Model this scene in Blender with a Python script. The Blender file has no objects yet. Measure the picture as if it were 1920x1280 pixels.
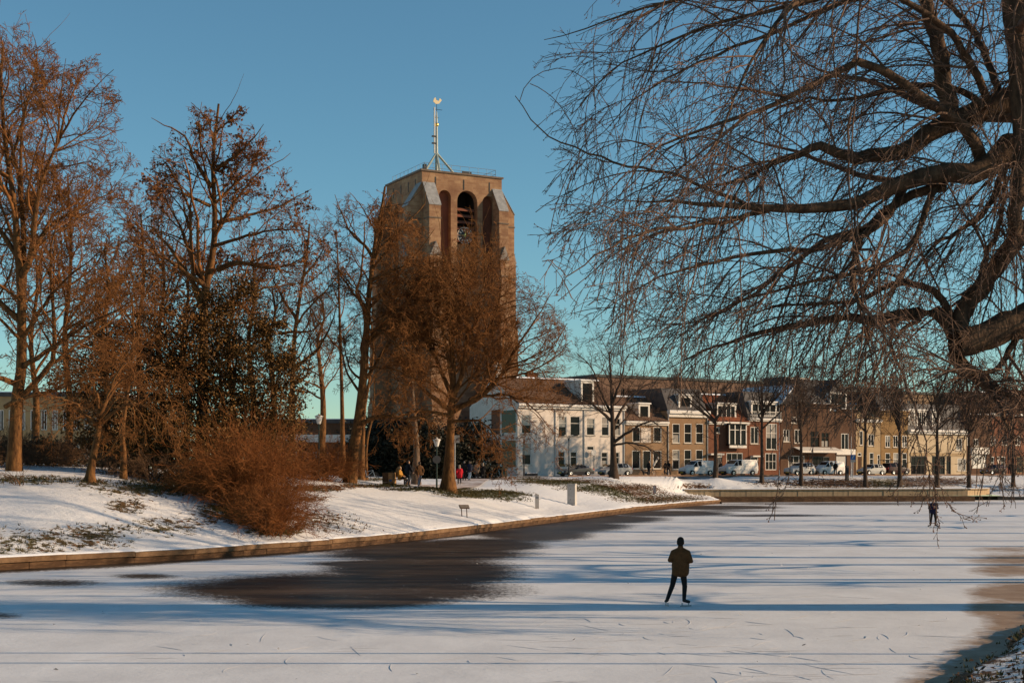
import bpy, bmesh, math, random
import numpy as np
from mathutils import Vector, Matrix
R = math.radians
random.seed(7)
SC = bpy.context.scene
COL = SC.collection
F = 2666.7          # focal length in pixels of the 1920 wide photograph (50 mm lens)
EYE, HOR = 3.77, 879.0

# ------------------------------------------------------------------ camera
cam_d = bpy.data.cameras.new('camera'); cam = bpy.data.objects.new('camera', cam_d); COL.objects.link(cam)
cam.location = (0, 0, EYE); cam.rotation_euler = (R(90), 0, 0)
cam_d.lens = 50; cam_d.sensor_width = 36; cam_d.shift_y = 239/1920; cam_d.clip_start = .3; cam_d.clip_end = 4000
SC.camera = cam

# ------------------------------------------------------------------ sky, sun, exposure
SUN_EL, SUN_AZ = R(17.5), R(90.5)     # azimuth from +Y (view direction) towards +X (right)
world = bpy.data.worlds.new('World'); SC.world = world; world.use_nodes = True
wn = world.node_tree; wn.nodes.clear()
sky = wn.nodes.new('ShaderNodeTexSky'); sky.sky_type = 'NISHITA'; sky.sun_disc = False
sky.sun_elevation = SUN_EL; sky.sun_rotation = SUN_AZ; sky.air_density = 1.0; sky.dust_density = 0; sky.ozone_density = 6
tint = wn.nodes.new('ShaderNodeMix'); tint.data_type = 'RGBA'; tint.blend_type = 'MULTIPLY'
tint.inputs[0].default_value = 1; tint.inputs[7].default_value = (1.34, 1.38, 1.05, 1)
bg = wn.nodes.new('ShaderNodeBackground'); bg.inputs['Strength'].default_value = .088
wo = wn.nodes.new('ShaderNodeOutputWorld')
wn.links.new(sky.outputs[0], tint.inputs[6]); wn.links.new(tint.outputs[2], bg.inputs['Color'])
wn.links.new(bg.outputs[0], wo.inputs['Surface'])
sun_d = bpy.data.lights.new('sun', 'SUN'); sun = bpy.data.objects.new('sun', sun_d); COL.objects.link(sun)
sun_d.energy = 5.0; sun_d.angle = R(.5); sun_d.color = (1, .73, .47)
_sd = Vector((math.sin(SUN_AZ)*math.cos(SUN_EL), math.cos(SUN_AZ)*math.cos(SUN_EL), math.sin(SUN_EL)))
sun.rotation_euler = _sd.to_track_quat('Z', 'Y').to_euler(); sun.location = (60, 0, 60)
SC.view_settings.view_transform = 'Standard'; SC.view_settings.look = 'None'
SC.view_settings.exposure = .37; SC.view_settings.gamma = 1; SC.view_settings.use_curve_mapping = False
SC.cycles.max_bounces = 6; SC.cycles.diffuse_bounces = 2; SC.cycles.glossy_bounces = 3; SC.cycles.transparent_max_bounces = 6

# ------------------------------------------------------------------ helpers
def Wp(px, py, d):
    """world point on the ray through photograph pixel px, py at distance d"""
    return np.array(((px-960)/F*d, d, EYE+(HOR-py)/F*d))
def tag(o, label=None, cat=None, group=None, kind=None):
    for k, v in (('label', label), ('category', cat), ('group', group), ('kind', kind)):
        if v: o[k] = v
    return o
def empty(name, loc=(0,0,0), rz=0, label=None, cat=None, group=None, kind=None):
    o = bpy.data.objects.new(name, None); COL.objects.link(o); o.location = loc; o.rotation_euler = (0,0,rz)
    o.empty_display_size = .2
    return tag(o, label, cat, group, kind)
def link(name, me, mats=None, parent=None):
    o = bpy.data.objects.new(name, me); COL.objects.link(o)
    if mats is not None and len(me.materials) == 0:
        for m in (mats if isinstance(mats, (list, tuple)) else [mats]): me.materials.append(m)
    if parent is not None: o.parent = parent
    return o
def np_mesh(name, V, Fs, smooth=False):
    """V (n,3); Fs = list of integer arrays (m,3) or (m,4)"""
    me = bpy.data.meshes.new(name); V = np.asarray(V, np.float32)
    me.vertices.add(len(V)); me.vertices.foreach_set('co', V.ravel())
    Fs = [np.asarray(f, np.int32) for f in Fs if len(f)]
    idx = np.concatenate([f.ravel() for f in Fs]); tot = np.concatenate([np.full(len(f), f.shape[1], np.int32) for f in Fs])
    st = np.concatenate(([0], np.cumsum(tot)[:-1])).astype(np.int32)
    me.loops.add(len(idx)); me.loops.foreach_set('vertex_index', idx)
    me.polygons.add(len(tot)); me.polygons.foreach_set('loop_start', st); me.polygons.foreach_set('loop_total', tot)
    if smooth: me.polygons.foreach_set('use_smooth', np.ones(len(tot), bool))
    me.update(calc_edges=True)
    return me
class MB:
    """collects boxes, prisms, tubes, lathes; build() links ONE mesh object"""
    def __init__(s): s.v = []; s.f = []
    def add(s, vs, fs):
        b = len(s.v); s.v += [tuple(map(float, v)) for v in vs]; s.f += [tuple(b+i for i in f) for f in fs]; return s
    def box(s, x0, y0, z0, x1, y1, z1):
        return s.add([(x0,y0,z0),(x1,y0,z0),(x1,y1,z0),(x0,y1,z0),(x0,y0,z1),(x1,y0,z1),(x1,y1,z1),(x0,y1,z1)],
                     [(0,3,2,1),(4,5,6,7),(0,1,5,4),(1,2,6,5),(2,3,7,6),(3,0,4,7)])
    def quad(s, a, b, c, d): return s.add([a,b,c,d], [(0,1,2,3)])
    def prism(s, poly, axis, a0, a1):
        """poly = 2D points; axis the extrusion axis 'x','y','z'"""
        def P(p, a): return {'x': (a,p[0],p[1]), 'y': (p[0],a,p[1]), 'z': (p[0],p[1],a)}[axis]
        n = len(poly)
        return s.add([P(p,a0) for p in poly]+[P(p,a1) for p in poly],
                     [tuple(range(n))[::-1], tuple(range(n,2*n))]+[(i,(i+1)%n,n+(i+1)%n,n+i) for i in range(n)])
    def tube(s, pts, rad, n=6):
        pts = [Vector(p) for p in pts]; rad = rad if isinstance(rad, (list, tuple)) else [rad]*len(pts)
        vs = []; fs = []; ref = None
        for i, p in enumerate(pts):
            t = (pts[min(i+1,len(pts)-1)]-pts[max(i-1,0)]).normalized()
            if ref is None: ref = Vector((0,0,1)) if abs(t.z) < .9 else Vector((1,0,0))
            a = t.cross(ref).normalized(); b = t.cross(a)
            for k in range(n):
                w = 2*math.pi*k/n; vs.append(p+(a*math.cos(w)+b*math.sin(w))*rad[i])
        for i in range(len(pts)-1):
            for k in range(n): fs.append((i*n+k, i*n+(k+1)%n, (i+1)*n+(k+1)%n, (i+1)*n+k))
        fs += [tuple(range(n))[::-1], tuple(range((len(pts)-1)*n, len(pts)*n))]
        return s.add(vs, fs)
    def lathe(s, prof, c=(0,0,0), n=16, axis='z', caps=True):
        vs = []; fs = []
        for r, h in prof:
            for k in range(n):
                w = 2*math.pi*k/n; x, y = r*math.cos(w), r*math.sin(w)
                vs.append({'z': (c[0]+x,c[1]+y,c[2]+h), 'y': (c[0]+x,c[1]+h,c[2]+y), 'x': (c[0]+h,c[1]+x,c[2]+y)}[axis])
        for i in range(len(prof)-1):
            for k in range(n): fs.append((i*n+k, i*n+(k+1)%n, (i+1)*n+(k+1)%n, (i+1)*n+k))
        if caps: fs += [tuple(range(n))[::-1], tuple(range((len(prof)-1)*n, len(prof)*n))]
        return s.add(vs, fs)
    def mesh(s, name, smooth=False):
        me = bpy.data.meshes.new(name); me.from_pydata(s.v, [], s.f); me.update()
        bm = bmesh.new(); bm.from_mesh(me); bmesh.ops.recalc_face_normals(bm, faces=bm.faces[:]); bm.to_mesh(me); bm.free()
        if smooth:
            for p in me.polygons: p.use_smooth = True
        return me
    def build(s, name, m, parent=None, smooth=False, bevel=0):
        o = link(name, s.mesh(name, smooth), m, parent)
        if bevel:
            b = o.modifiers.new('bevel', 'BEVEL'); b.width = bevel; b.segments = 2; b.limit_method = 'ANGLE'
        return o

# ------------------------------------------------------------------ materials
MATS = {}
def mat(name, c1, c2=None, scale=3., rough=.8, spec=.3, metal=0, bump=0, bscale=None, stretch=(1,1,1), detail=6, lo=.35, hi=.65, island=0, coat=0):
    if name in MATS: return MATS[name]
    m = bpy.data.materials.new(name); m.use_nodes = True; t = m.node_tree; p = t.nodes['Principled BSDF']
    p.inputs['Roughness'].default_value = rough; p.inputs['Specular IOR Level'].default_value = spec; p.inputs['Metallic'].default_value = metal
    p.inputs['Coat Weight'].default_value = coat
    p.inputs['Base Color'].default_value = (*c1, 1)
    tc = t.nodes.new('ShaderNodeTexCoord'); mp = t.nodes.new('ShaderNodeMapping'); mp.inputs['Scale'].default_value = stretch
    t.links.new(tc.outputs['Object'], mp.inputs[0])
    out = None
    if c2:
        n = t.nodes.new('ShaderNodeTexNoise'); n.inputs['Scale'].default_value = scale; n.inputs['Detail'].default_value = detail
        n.inputs['Roughness'].default_value = .65
        t.links.new(mp.outputs[0], n.inputs['Vector'])
        r = t.nodes.new('ShaderNodeMapRange'); r.inputs[1].default_value = lo; r.inputs[2].default_value = hi
        t.links.new(n.outputs['Fac'], r.inputs[0])
        mx = t.nodes.new('ShaderNodeMix'); mx.data_type = 'RGBA'; mx.inputs[6].default_value = (*c1,1); mx.inputs[7].default_value = (*c2,1)
        if island:
            g = t.nodes.new('ShaderNodeNewGeometry'); a = t.nodes.new('ShaderNodeMath'); a.operation = 'MULTIPLY_ADD'
            a.inputs[1].default_value = island; s_ = t.nodes.new('ShaderNodeMath'); s_.operation = 'MULTIPLY'; s_.inputs[1].default_value = 1-island
            t.links.new(r.outputs[0], s_.inputs[0]); t.links.new(g.outputs['Random Per Island'], a.inputs[0]); t.links.new(s_.outputs[0], a.inputs[2])
            t.links.new(a.outputs[0], mx.inputs[0])
        else: t.links.new(r.outputs[0], mx.inputs[0])
        t.links.new(mx.outputs[2], p.inputs['Base Color']); out = mx.outputs[2]
    if bump:
        n2 = t.nodes.new('ShaderNodeTexNoise'); n2.inputs['Scale'].default_value = bscale or scale*4; n2.inputs['Detail'].default_value = 5
        t.links.new(mp.outputs[0], n2.inputs['Vector'])
        b = t.nodes.new('ShaderNodeBump'); b.inputs['Strength'].default_value = bump; b.inputs['Distance'].default_value = .05
        t.links.new(n2.outputs['Fac'], b.inputs['Height']); t.links.new(b.outputs[0], p.inputs['Normal'])
    MATS[name] = m; return m
def brick_mat(name, c1, c2, mortar, scale=1., bw=.25, bh=.075, patch=None):
    """brickwork by box projection on object coordinates plus slow staining"""
    m = bpy.data.materials.new(name); m.use_nodes = True; t = m.node_tree; p = t.nodes['Principled BSDF']; p.inputs['Roughness'].default_value = .9
    p.inputs['Specular IOR Level'].default_value = .15
    tc = t.nodes.new('ShaderNodeTexCoord'); sp = t.nodes.new('ShaderNodeSeparateXYZ'); t.links.new(tc.outputs['Object'], sp.inputs[0])
    ad = t.nodes.new('ShaderNodeMath'); t.links.new(sp.outputs[0], ad.inputs[0]); t.links.new(sp.outputs[1], ad.inputs[1])
    cb = t.nodes.new('ShaderNodeCombineXYZ'); t.links.new(ad.outputs[0], cb.inputs[0]); t.links.new(sp.outputs[2], cb.inputs[1])
    br = t.nodes.new('ShaderNodeTexBrick'); br.inputs['Scale'].default_value = scale; br.inputs['Brick Width'].default_value = bw; br.inputs['Row Height'].default_value = bh
    br.inputs['Mortar Size'].default_value = .008; br.inputs['Color1'].default_value = (*c1,1); br.inputs['Color2'].default_value = (*c2,1); br.inputs['Mortar'].default_value = (*mortar,1)
    t.links.new(cb.outputs[0], br.inputs['Vector'])
    n = t.nodes.new('ShaderNodeTexNoise'); n.inputs['Scale'].default_value = .35; n.inputs['Detail'].default_value = 8; n.inputs['Roughness'].default_value = .7
    t.links.new(tc.outputs['Object'], n.inputs['Vector'])
    r = t.nodes.new('ShaderNodeMapRange'); r.inputs[1].default_value = .38; r.inputs[2].default_value = .68; t.links.new(n.outputs['Fac'], r.inputs[0])
    mx = t.nodes.new('ShaderNodeMix'); mx.data_type = 'RGBA'; mx.inputs[7].default_value = (*(patch or tuple(.6*a for a in c1)),1)
    f = t.nodes.new('ShaderNodeMath'); f.operation = 'MULTIPLY'; f.inputs[1].default_value = .85; t.links.new(r.outputs[0], f.inputs[0])
    t.links.new(f.outputs[0], mx.inputs[0]); t.links.new(br.outputs['Color'], mx.inputs[6]); t.links.new(mx.outputs[2], p.inputs['Base Color'])
    b = t.nodes.new('ShaderNodeBump'); b.inputs['Strength'].default_value = .4; b.inputs['Distance'].default_value = .02
    t.links.new(br.outputs['Fac'], b.inputs['Height']); b.invert = True; t.links.new(b.outputs[0], p.inputs['Normal'])
    MATS[name] = m; return m
M_white = mat('white_paint', (.63,.545,.465), (.50,.43,.365), 1.1, .6)
M_trim = mat('trim_paint', (.68,.64,.58), (.54,.50,.44), 6, .5)
M_glass = mat('window_glass', (.012,.012,.012), None, rough=.12, spec=.14)
M_curtain = mat('curtained_glass', (.22,.19,.16), (.34,.31,.28), 4, .15, .5, stretch=(6,6,.3))
M_dark = mat('dark_metal', (.02,.02,.022), None, rough=.5)
M_steel = mat('galvanised_steel', (.45,.46,.46), (.33,.33,.33), 5, .45, .5, metal=.6)
M_snow = mat('clean_snow', (.80,.81,.83), (.72,.73,.75), 8, .7, .3, bump=.3, bscale=14)
M_stone = mat('sandstone', (.40,.34,.27), (.27,.22,.17), 1.2, .9, .15)
M_rubber = mat('rubber', (.012,.012,.012), None, rough=.8)
M_chrome = mat('alloy', (.5,.5,.5), None, rough=.3, metal=.9)
M_gold = mat('gilding', (.75,.5,.15), None, rough=.3, metal=.9)
# ------------------------------------------------------------------ the frozen canal: its two edges
LE = np.array([(-200,-128),(-60,12.3),(-19.1,53.2),(-14.0,58.5),(-8.15,67.9),(-3.04,81),(1.4,96),(5.7,109),(11.4,127),(18.6,146),(22.7,155),
               (22.95,162.2),(55.2,168.5),(60,173),(300,173)], float)
def left_edge(X): return np.interp(X, LE[:,0], LE[:,1])
def right_edge(Y): return np.interp(Y, [-40,0,23.5,32,46,66,92,118,132,142,147], [-25,-4.75,7.0,11.3,18.4,28.5,41.5,54,66,90,320])
WT = .45    # top of the low bank wall above the ice
# row of houses: origin, heading
RA = R(32); RU = np.array((math.cos(RA), math.sin(RA))); RN = np.array((math.sin(RA), -math.cos(RA))); RO = np.array((.66, 165.0)); ROAD_Z = 2.88
ctrl = []
for px, py, d in [(0,870,85),(0,868,100),(170,901,68),(0,960,60),(100,950,61),(340,893,80),(250,900,74),(450,930,77),(450,893,90),(640,910,92),(640,950,78),(655,907,95),
                  (500,960,71),(840,918,100),(765,912,103),(860,911,124),(905,902,146),(945,895,156),(1000,905,125),(980,925,112),(1073,949,118),(1007,956,108),(870,962,88),
                  (1227,939,136),(1100,905,134),(1150,892,150),(1340,897,167),(1428,897,169),(1240,915,147),(1060,893,148),(1150,915,140),(760,945,88),(930,945,102),
                  (1240,899,160),(1850,893,195),(560,893,104)]:
    ctrl.append(tuple(Wp(px, py, d)))
for X in np.concatenate((np.arange(-60,23,3.0),)): ctrl.append((X, left_edge(X)+.3, WT))
for X in np.arange(20,56,4.): ctrl.append((X, 162.2+(X-20)*.194, 1.40))
for X in (60,64,70,80,95): ctrl.append((X, 173.5, .45)); ctrl.append((X, 178, 1.2))
for s in np.arange(-4,130,6.):
    for o in (0., 5., 12.):
        q = RO+RU*s+RN*o; ctrl.append((q[0], q[1], ROAD_Z))
for X, Y, Z in [(-40,110,4.2),(-60,60,3.2),(-60,120,4.2),(-20,130,3.0),(-10,150,2.9),(-30,160,3.4),(-20,200,2.9),(0,200,2.88),(-80,220,3.2),(40,240,2.88),(120,240,2.9),(-40,250,2.9),(100,180,2.6)]:
    ctrl.append((X,Y,Z))
C = np.array(ctrl)
_D = np.hypot(C[:,None,0]-C[None,:,0], C[:,None,1]-C[None,:,1])
_n = len(C); _A = np.zeros((_n+3,_n+3)); _A[:_n,:_n] = _D; _A[:_n,_n] = 1; _A[:_n,_n+1:] = C[:,:2]; _A[_n:,:_n] = _A[:_n,_n:].T
_w = np.linalg.solve(_A, np.concatenate((C[:,2], np.zeros(3))))
def ground_z(X, Y):
    X = np.atleast_1d(np.asarray(X, float)); Y = np.atleast_1d(np.asarray(Y, float)); sh = X.shape; X = X.ravel(); Y = Y.ravel(); out = np.empty(len(X))
    for a in range(0, len(X), 20000):
        x, y = X[a:a+20000], Y[a:a+20000]
        out[a:a+20000] = np.hypot(x[:,None]-C[None,:,0], y[:,None]-C[None,:,1])@_w[:_n]+_w[_n]+_w[_n+1]*x+_w[_n+2]*y
    far = np.clip((np.hypot(X, Y-120)-130)/60, 0, 1); out = out*(1-far)+2.88*far
    ra = (X-RO[0])*RN[0]+(Y-RO[1])*RN[1]; behind = np.clip((-ra)/3, 0, 1)*np.clip((X+14)/6, 0, 1); out = out*(1-behind)+ROAD_Z*behind
    near = np.clip((Y-left_edge(X))/1.2, 0, 1); out = np.where(X < 22.7, WT*(1-near)+np.maximum(out, WT)*near, out)
    wx_ = np.clip((X-9)/12.5, 0, 1); wx_ = wx_*wx_*(3-2*wx_); wy_ = np.clip((162.6+(X-20)*.194-Y)/(.6+12*(1-wx_)), 0, 1); tw_ = wx_*(X < 22.8)*wy_*wy_*(3-2*wy_)
    out = out*(1-tw_)+np.minimum(out, .42+.035*np.maximum(Y-left_edge(np.minimum(X,22.7)),0))*tw_
    out = np.clip(out, .3, 4.6); out = np.where((X > 22.8)&(X < 62)&(Y < 161.9+(X-19.5)*.194), -.4, out)
    return out.reshape(sh)
def gz(X, Y): return float(ground_z(X, Y)[0])
def at(px, d, dz=0):
    X = (px-960)/F*d; return (X, d, gz(X, d)+dz)
rng = np.random.default_rng(5)
def vnoise(X, Y, s, seed=0):
    """cheap smooth value noise"""
    r = np.random.default_rng(seed); T = r.random((256,256)); x = X/s; y = Y/s; i = np.floor(x).astype(int); j = np.floor(y).astype(int); u = x-i; v = y-j
    u = u*u*(3-2*u); v = v*v*(3-2*v); g = lambda a, b: T[a%256, b%256]
    return (g(i,j)*(1-u)+g(i+1,j)*u)*(1-v)+(g(i,j+1)*(1-u)+g(i+1,j+1)*u)*v
def grid_mesh(name, X, Y, Z, attrs):
    n, m = X.shape; V = np.stack((X, Y, Z), -1).reshape(-1,3); I = np.arange(n*m).reshape(n,m)
    Q = np.stack((I[:-1,:-1], I[1:,:-1], I[1:,1:], I[:-1,1:]), -1).reshape(-1,4)
    me = np_mesh(name, V, [Q], True)
    for k, v in attrs.items():
        a = me.attributes.new(k, 'FLOAT', 'POINT'); a.data.foreach_set('value', v.astype(np.float32).ravel())
    return me
def blobs(px, py, L):
    out = np.full(px.shape, -1.)
    for cx, cy, rx, ry, a in L: out = np.maximum(out, a*(1-((px-cx)/rx)**2-((py-cy)/ry)**2))
    return np.clip(out, -1, 1)

# snow and grass material: attribute 'bare' says where the turf and fallen leaves come through
def ground_mat(name, bare_scale=1.9, snow=(.77,.76,.75)):
    m = bpy.data.materials.new(name); m.use_nodes = True; t = m.node_tree; p = t.nodes['Principled BSDF']; p.inputs['Roughness'].default_value = .75; p.inputs['Specular IOR Level'].default_value = .2
    N = t.nodes.new; K = t.links.new
    tc = N('ShaderNodeTexCoord'); at_ = N('ShaderNodeAttribute'); at_.attribute_name = 'bare'; lf = N('ShaderNodeAttribute'); lf.attribute_name = 'leafy'
    def noise(s, d=8, r=.7):
        n = N('ShaderNodeTexNoise'); n.inputs['Scale'].default_value = s; n.inputs['Detail'].default_value = d; n.inputs['Roughness'].default_value = r; K(tc.outputs['Object'], n.inputs['Vector']); return n.outputs['Fac']
    n1 = noise(bare_scale, 9, .78)
    ad = N('ShaderNodeMath'); ad.operation = 'MULTIPLY_ADD'; ad.inputs[1].default_value = .29; K(at_.outputs['Fac'], ad.inputs[0]); K(n1, ad.inputs[2])
    mr = N('ShaderNodeMapRange'); mr.inputs[1].default_value = .69; mr.inputs[2].default_value = .73; K(ad.outputs[0], mr.inputs[0])
    def ramp(fac, cols):
        r = N('ShaderNodeValToRGB'); e = r.color_ramp.elements
        while len(e) < len(cols): e.new(.5)
        for i, (q, c) in enumerate(cols): e[i].position = q; e[i].color = (*c,1)
        K(fac, r.inputs[0]); return r.outputs[0]
    gr = ramp(noise(9), [(.3,(.035,.035,.012)),(.5,(.075,.075,.022)),(.62,(.10,.085,.03)),(.75,(.13,.10,.05))])
    lv = ramp(noise(7), [(.3,(.035,.018,.008)),(.5,(.11,.05,.02)),(.7,(.20,.10,.045))])
    mg = N('ShaderNodeMix'); mg.data_type = 'RGBA'; K(lf.outputs['Fac'], mg.inputs[0]); K(gr, mg.inputs[6]); K(lv, mg.inputs[7])
    sn = ramp(noise(2.2), [(.3,tuple(.88*a for a in snow)),(.7,snow)])
    mx = N('ShaderNodeMix'); mx.data_type = 'RGBA'; K(mr.outputs[0], mx.inputs[0]); K(sn, mx.inputs[6]); K(mg.outputs[2], mx.inputs[7]); K(mx.outputs[2], p.inputs['Base Color'])
    b = N('ShaderNodeBump'); b.inputs['Strength'].default_value = .5; b.inputs['Distance'].default_value = .12
    h = N('ShaderNodeMath'); h.operation = 'MULTIPLY_ADD'; h.inputs[1].default_value = -.5; K(mr.outputs[0], h.inputs[0]); K(noise(3.5), h.inputs[2]); K(h.outputs[0], b.inputs['Height']); K(b.outputs[0], p.inputs['Normal'])
    return m
M_ground = ground_mat('snowy_turf')
# ---- left and far bank, one sheet out to the horizon
xs = np.unique(np.concatenate((np.linspace(-900,-120,14), np.linspace(-120,-45,40), np.arange(-45,72,.55), np.linspace(72,130,50), np.linspace(130,900,14)))); ofs = np.concatenate((np.arange(0,36,.55), np.geomspace(36,1100,80)))
grid_edge = lambda x: np.where((x > 22.7)&(x < 60), np.interp(x, [22.7,60], [155,173]), left_edge(np.clip(x,-200,300)))
GX = np.repeat(xs[:,None], len(ofs), 1); GY = grid_edge(xs)[:,None]+ofs[None,:]
GZ = ground_z(GX, GY)
soft = np.clip((GY-left_edge(GX))/3, 0, 1)
GZ = GZ+soft*(GZ > 0)*((vnoise(GX,GY,3.1,1)-.5)*.14+(vnoise(GX,GY,.9,2)-.5)*.05)
PX = 960+F*GX/np.maximum(GY,5); PY = HOR-F*(GZ-EYE)/np.maximum(GY,5)
BARE = [(100,1015,230,36,.78),(170,1000,100,26,.95),(300,985,140,30,.8),(240,948,60,20,1),(60,1030,120,22,.8),(20,990,80,14,.6),(590,975,110,26,.85),(640,990,120,18,.6),(580,936,45,9,1),(600,915,80,9,1.3),
        (700,911,90,4,1.3),(800,917,110,5,1.4),(905,926,110,10,1.5),(960,935,60,8,.9),(1060,903,150,11,.95),(1150,915,150,13,1.1),(1000,898,60,7,.9),(1230,935,130,12,1.0),(1180,925,100,10,1),
        (1300,912,55,11,1.2),(1600,906,260,15,1.1),(1740,903,160,14,1.15),(1430,904,60,10,.8),(450,960,130,34,1.1),(520,995,70,13,1.5),(300,915,200,24,1.0),(60,900,150,12,.9),(168,905,40,8,1.4),(655,910,30,6,1.4),(840,922,40,6,1.4),
        (700,898,60,6,.9),(790,893,60,6,1.0),(1880,915,80,14,.75)]
bare = blobs(PX, PY, BARE); bare = np.where((GY > 260)|(GX < -120), -.3, bare)
leafy = np.clip((vnoise(GX,GY,5,3)-.35)*2+np.clip((GX-4)/10,0,.8)-np.exp(-(((PX-905)/120)**2+((PY-925)/14)**2))*2, 0, 1)
me = grid_mesh('snowy_park_ground', GX, GY, GZ, {'bare': bare, 'leafy': leafy})
tag(link('snowy_park_ground', me, M_ground), kind='structure')

# ---- right bank in the foreground
ys = np.concatenate((np.arange(-30,12,1.5), np.arange(12,60,.35), np.arange(60,147,1.2))); so = np.concatenate((np.arange(0,9,.3), np.geomspace(9,160,36)))
HY = np.repeat(ys[:,None], len(so), 1); HX = right_edge(ys)[:,None]+so[None,:]
HZ = -.05+np.clip(so/.5,0,1)[None,:]*.28+np.minimum(so,9)[None,:]*.205+np.clip(so-9,0,30)[None,:]*.03
rough_ = np.clip(so/1.0,0,1)[None,:]
HX = HX+(vnoise(HX,HY,2.3,9)-.5)*.9*np.exp(-so/3)[None,:]
HZ = HZ+rough_*((vnoise(HX,HY,1.7,4)-.5)*.34+(vnoise(HX,HY,.6,6)-.5)*.14)
def bank_z(X, Y):
    s = X-float(right_edge(Y)); return -.05+min(s/.5,1)*.28+min(s,9)*.205+max(0,min(s-9,30))*.03
me = grid_mesh('snowy_bank', HX, HY, HZ, {'bare': np.clip(.55+.5*(vnoise(HX,HY,1.1,8)-.4)+.5*np.exp(-so/.8)[None,:], -1, 1.5), 'leafy': np.clip(.55+vnoise(HX,HY,2,9)*.7, 0, 1)})
tag(link('snowy_bank', me, M_ground), kind='structure')

# ---- the ice: one large sheet; clear patches and frozen slush are attributes of the ice itself
ix = np.concatenate((np.linspace(-900,-60,6), np.arange(-50,-24,2.), np.arange(-24,70,.45), np.linspace(72,110,15), np.linspace(130,900,6))); iy = np.concatenate((np.linspace(-300,10,8), np.arange(12,60,.45), np.arange(60,178,1.0), np.linspace(180,200,3)))
IX, IY = np.meshgrid(ix, iy, indexing='ij'); ipx = 960+F*IX/np.maximum(IY,8); ipy = HOR+F*EYE/np.maximum(IY,8)
CLEAR = [(640,1104,350,34,1),(640,1122,250,20,1),(790,1072,200,38,1),(800,1035,210,24,1),(900,1022,130,16,1),(720,1056,150,8,1),(1000,1002,120,14,1),(1050,986,140,13,1),(1130,973,130,9,1),(1250,962,130,6,1),(1340,951,140,4.5,1),
         (100,1092,95,7,.55),(275,1080,65,5.5,.55),(0,1153,45,7,.5),(1450,966,140,2.6,.5),(1380,957,100,1.8,.4),(560,1022,140,12,.9),(1600,944,300,3,.4)]
clear = blobs(ipx, ipy, CLEAR)
dl = IY-left_edge(IX); ew = 2.9+1.5*(vnoise(IX,IY,7,21)-.5); clear = np.maximum(clear, np.clip(1.1*(1+dl/ew), -1, 1)*np.where(IX < 17, 1, 0)-np.where(IX < 17, 0, 1))
SLUSH = [(1910,1110,105,24,1),(1890,1068,80,14,.8),(1950,1048,150,14,.8),(1910,1165,75,50,1),(1850,1205,36,34,.8),(1825,1222,46,14,.7),(1860,1140,60,20,.9),(1740,1274,50,9,.7),(1900,1030,90,7,.5)]
slush = blobs(ipx, ipy, SLUSH); dr = IX-right_edge(IY); slush = np.maximum(slush, np.clip(1+dr/1.1, -1, 1))
me = grid_mesh('canal_ice', IX, IY, np.zeros_like(IX), {'clear': clear, 'slush': slush})
m = bpy.data.materials.new('snow_dusted_ice'); m.use_nodes = True; t = m.node_tree; p = t.nodes['Principled BSDF']; N = t.nodes.new; K = t.links.new
tc = N('ShaderNodeTexCoord')
def noise(s, d=6, r=.6, st=(1,1,1)):
    mp = N('ShaderNodeMapping'); mp.inputs['Scale'].default_value = st; K(tc.outputs['Object'], mp.inputs[0])
    n = N('ShaderNodeTexNoise'); n.inputs['Scale'].default_value = s; n.inputs['Detail'].default_value = d; n.inputs['Roughness'].default_value = r; K(mp.outputs[0], n.inputs['Vector']); return n.outputs['Fac']
def rngm(f, a, b, c=0, d=1):
    r = N('ShaderNodeMapRange'); r.inputs[1].default_value = a; r.inputs[2].default_value = b; r.inputs[3].default_value = c; r.inputs[4].default_value = d; K(f, r.inputs[0]); return r.outputs[0]
def mth(op, a, b):
    n = N('ShaderNodeMath'); n.operation = op
    for i, q in enumerate((a, b)):
        if isinstance(q, (int, float)): n.inputs[i].default_value = q
        else: K(q, n.inputs[i])
    return n.outputs[0]
def mixc(f, a, b):
    n = N('ShaderNodeMix'); n.data_type = 'RGBA'; K(f, n.inputs[0])
    for i, q in ((6,a),(7,b)):
        if isinstance(q, tuple): n.inputs[i].default_value = (*q,1)
        else: K(q, n.inputs[i])
    return n.outputs[2]
ac = N('ShaderNodeAttribute'); ac.attribute_name = 'clear'; asl = N('ShaderNodeAttribute'); asl.attribute_name = 'slush'
grain = mth('MULTIPLY', mth('SUBTRACT', noise(6, 9, .85, (1,.5,1)), .5), 2.3); slow = mth('MULTIPLY', mth('SUBTRACT', noise(.25, 4), .5), .8)
cl = rngm(mth('ADD', mth('ADD', ac.outputs['Fac'], grain), slow), -.12, .42)
sl = rngm(mth('ADD', mth('ADD', asl.outputs['Fac'], mth('MULTIPLY', mth('SUBTRACT', noise(1.6, 8, .75), .5), 1.6)), slow), -.05, .6)
snowc = mixc(rngm(noise(.5, 8, .7, (1,.6,1)), .35, .65), (.64,.635,.63), (.78,.775,.765))
scr = noise(.55, 3, .5, (1,.7,1)); line = rngm(mth('ABSOLUTE', mth('SUBTRACT', scr, .5), 0), 0, .0022, 1, 0); gate = rngm(noise(.35, 2), .52, .62)
scr2 = noise(1.25, 2, .45, (1,.6,1)); line2 = rngm(mth('ABSOLUTE', mth('SUBTRACT', scr2, .48), 0), 0, .004, 1, 0); gate2 = rngm(noise(.22, 2), .48, .56); snowc = mixc(mth('MULTIPLY', mth('MULTIPLY', line2, gate2), .4), snowc, (.52,.51,.51)); snowc = mixc(mth('MULTIPLY', mth('MULTIPLY', line, gate), .55), snowc, (.45,.44,.44))
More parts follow.
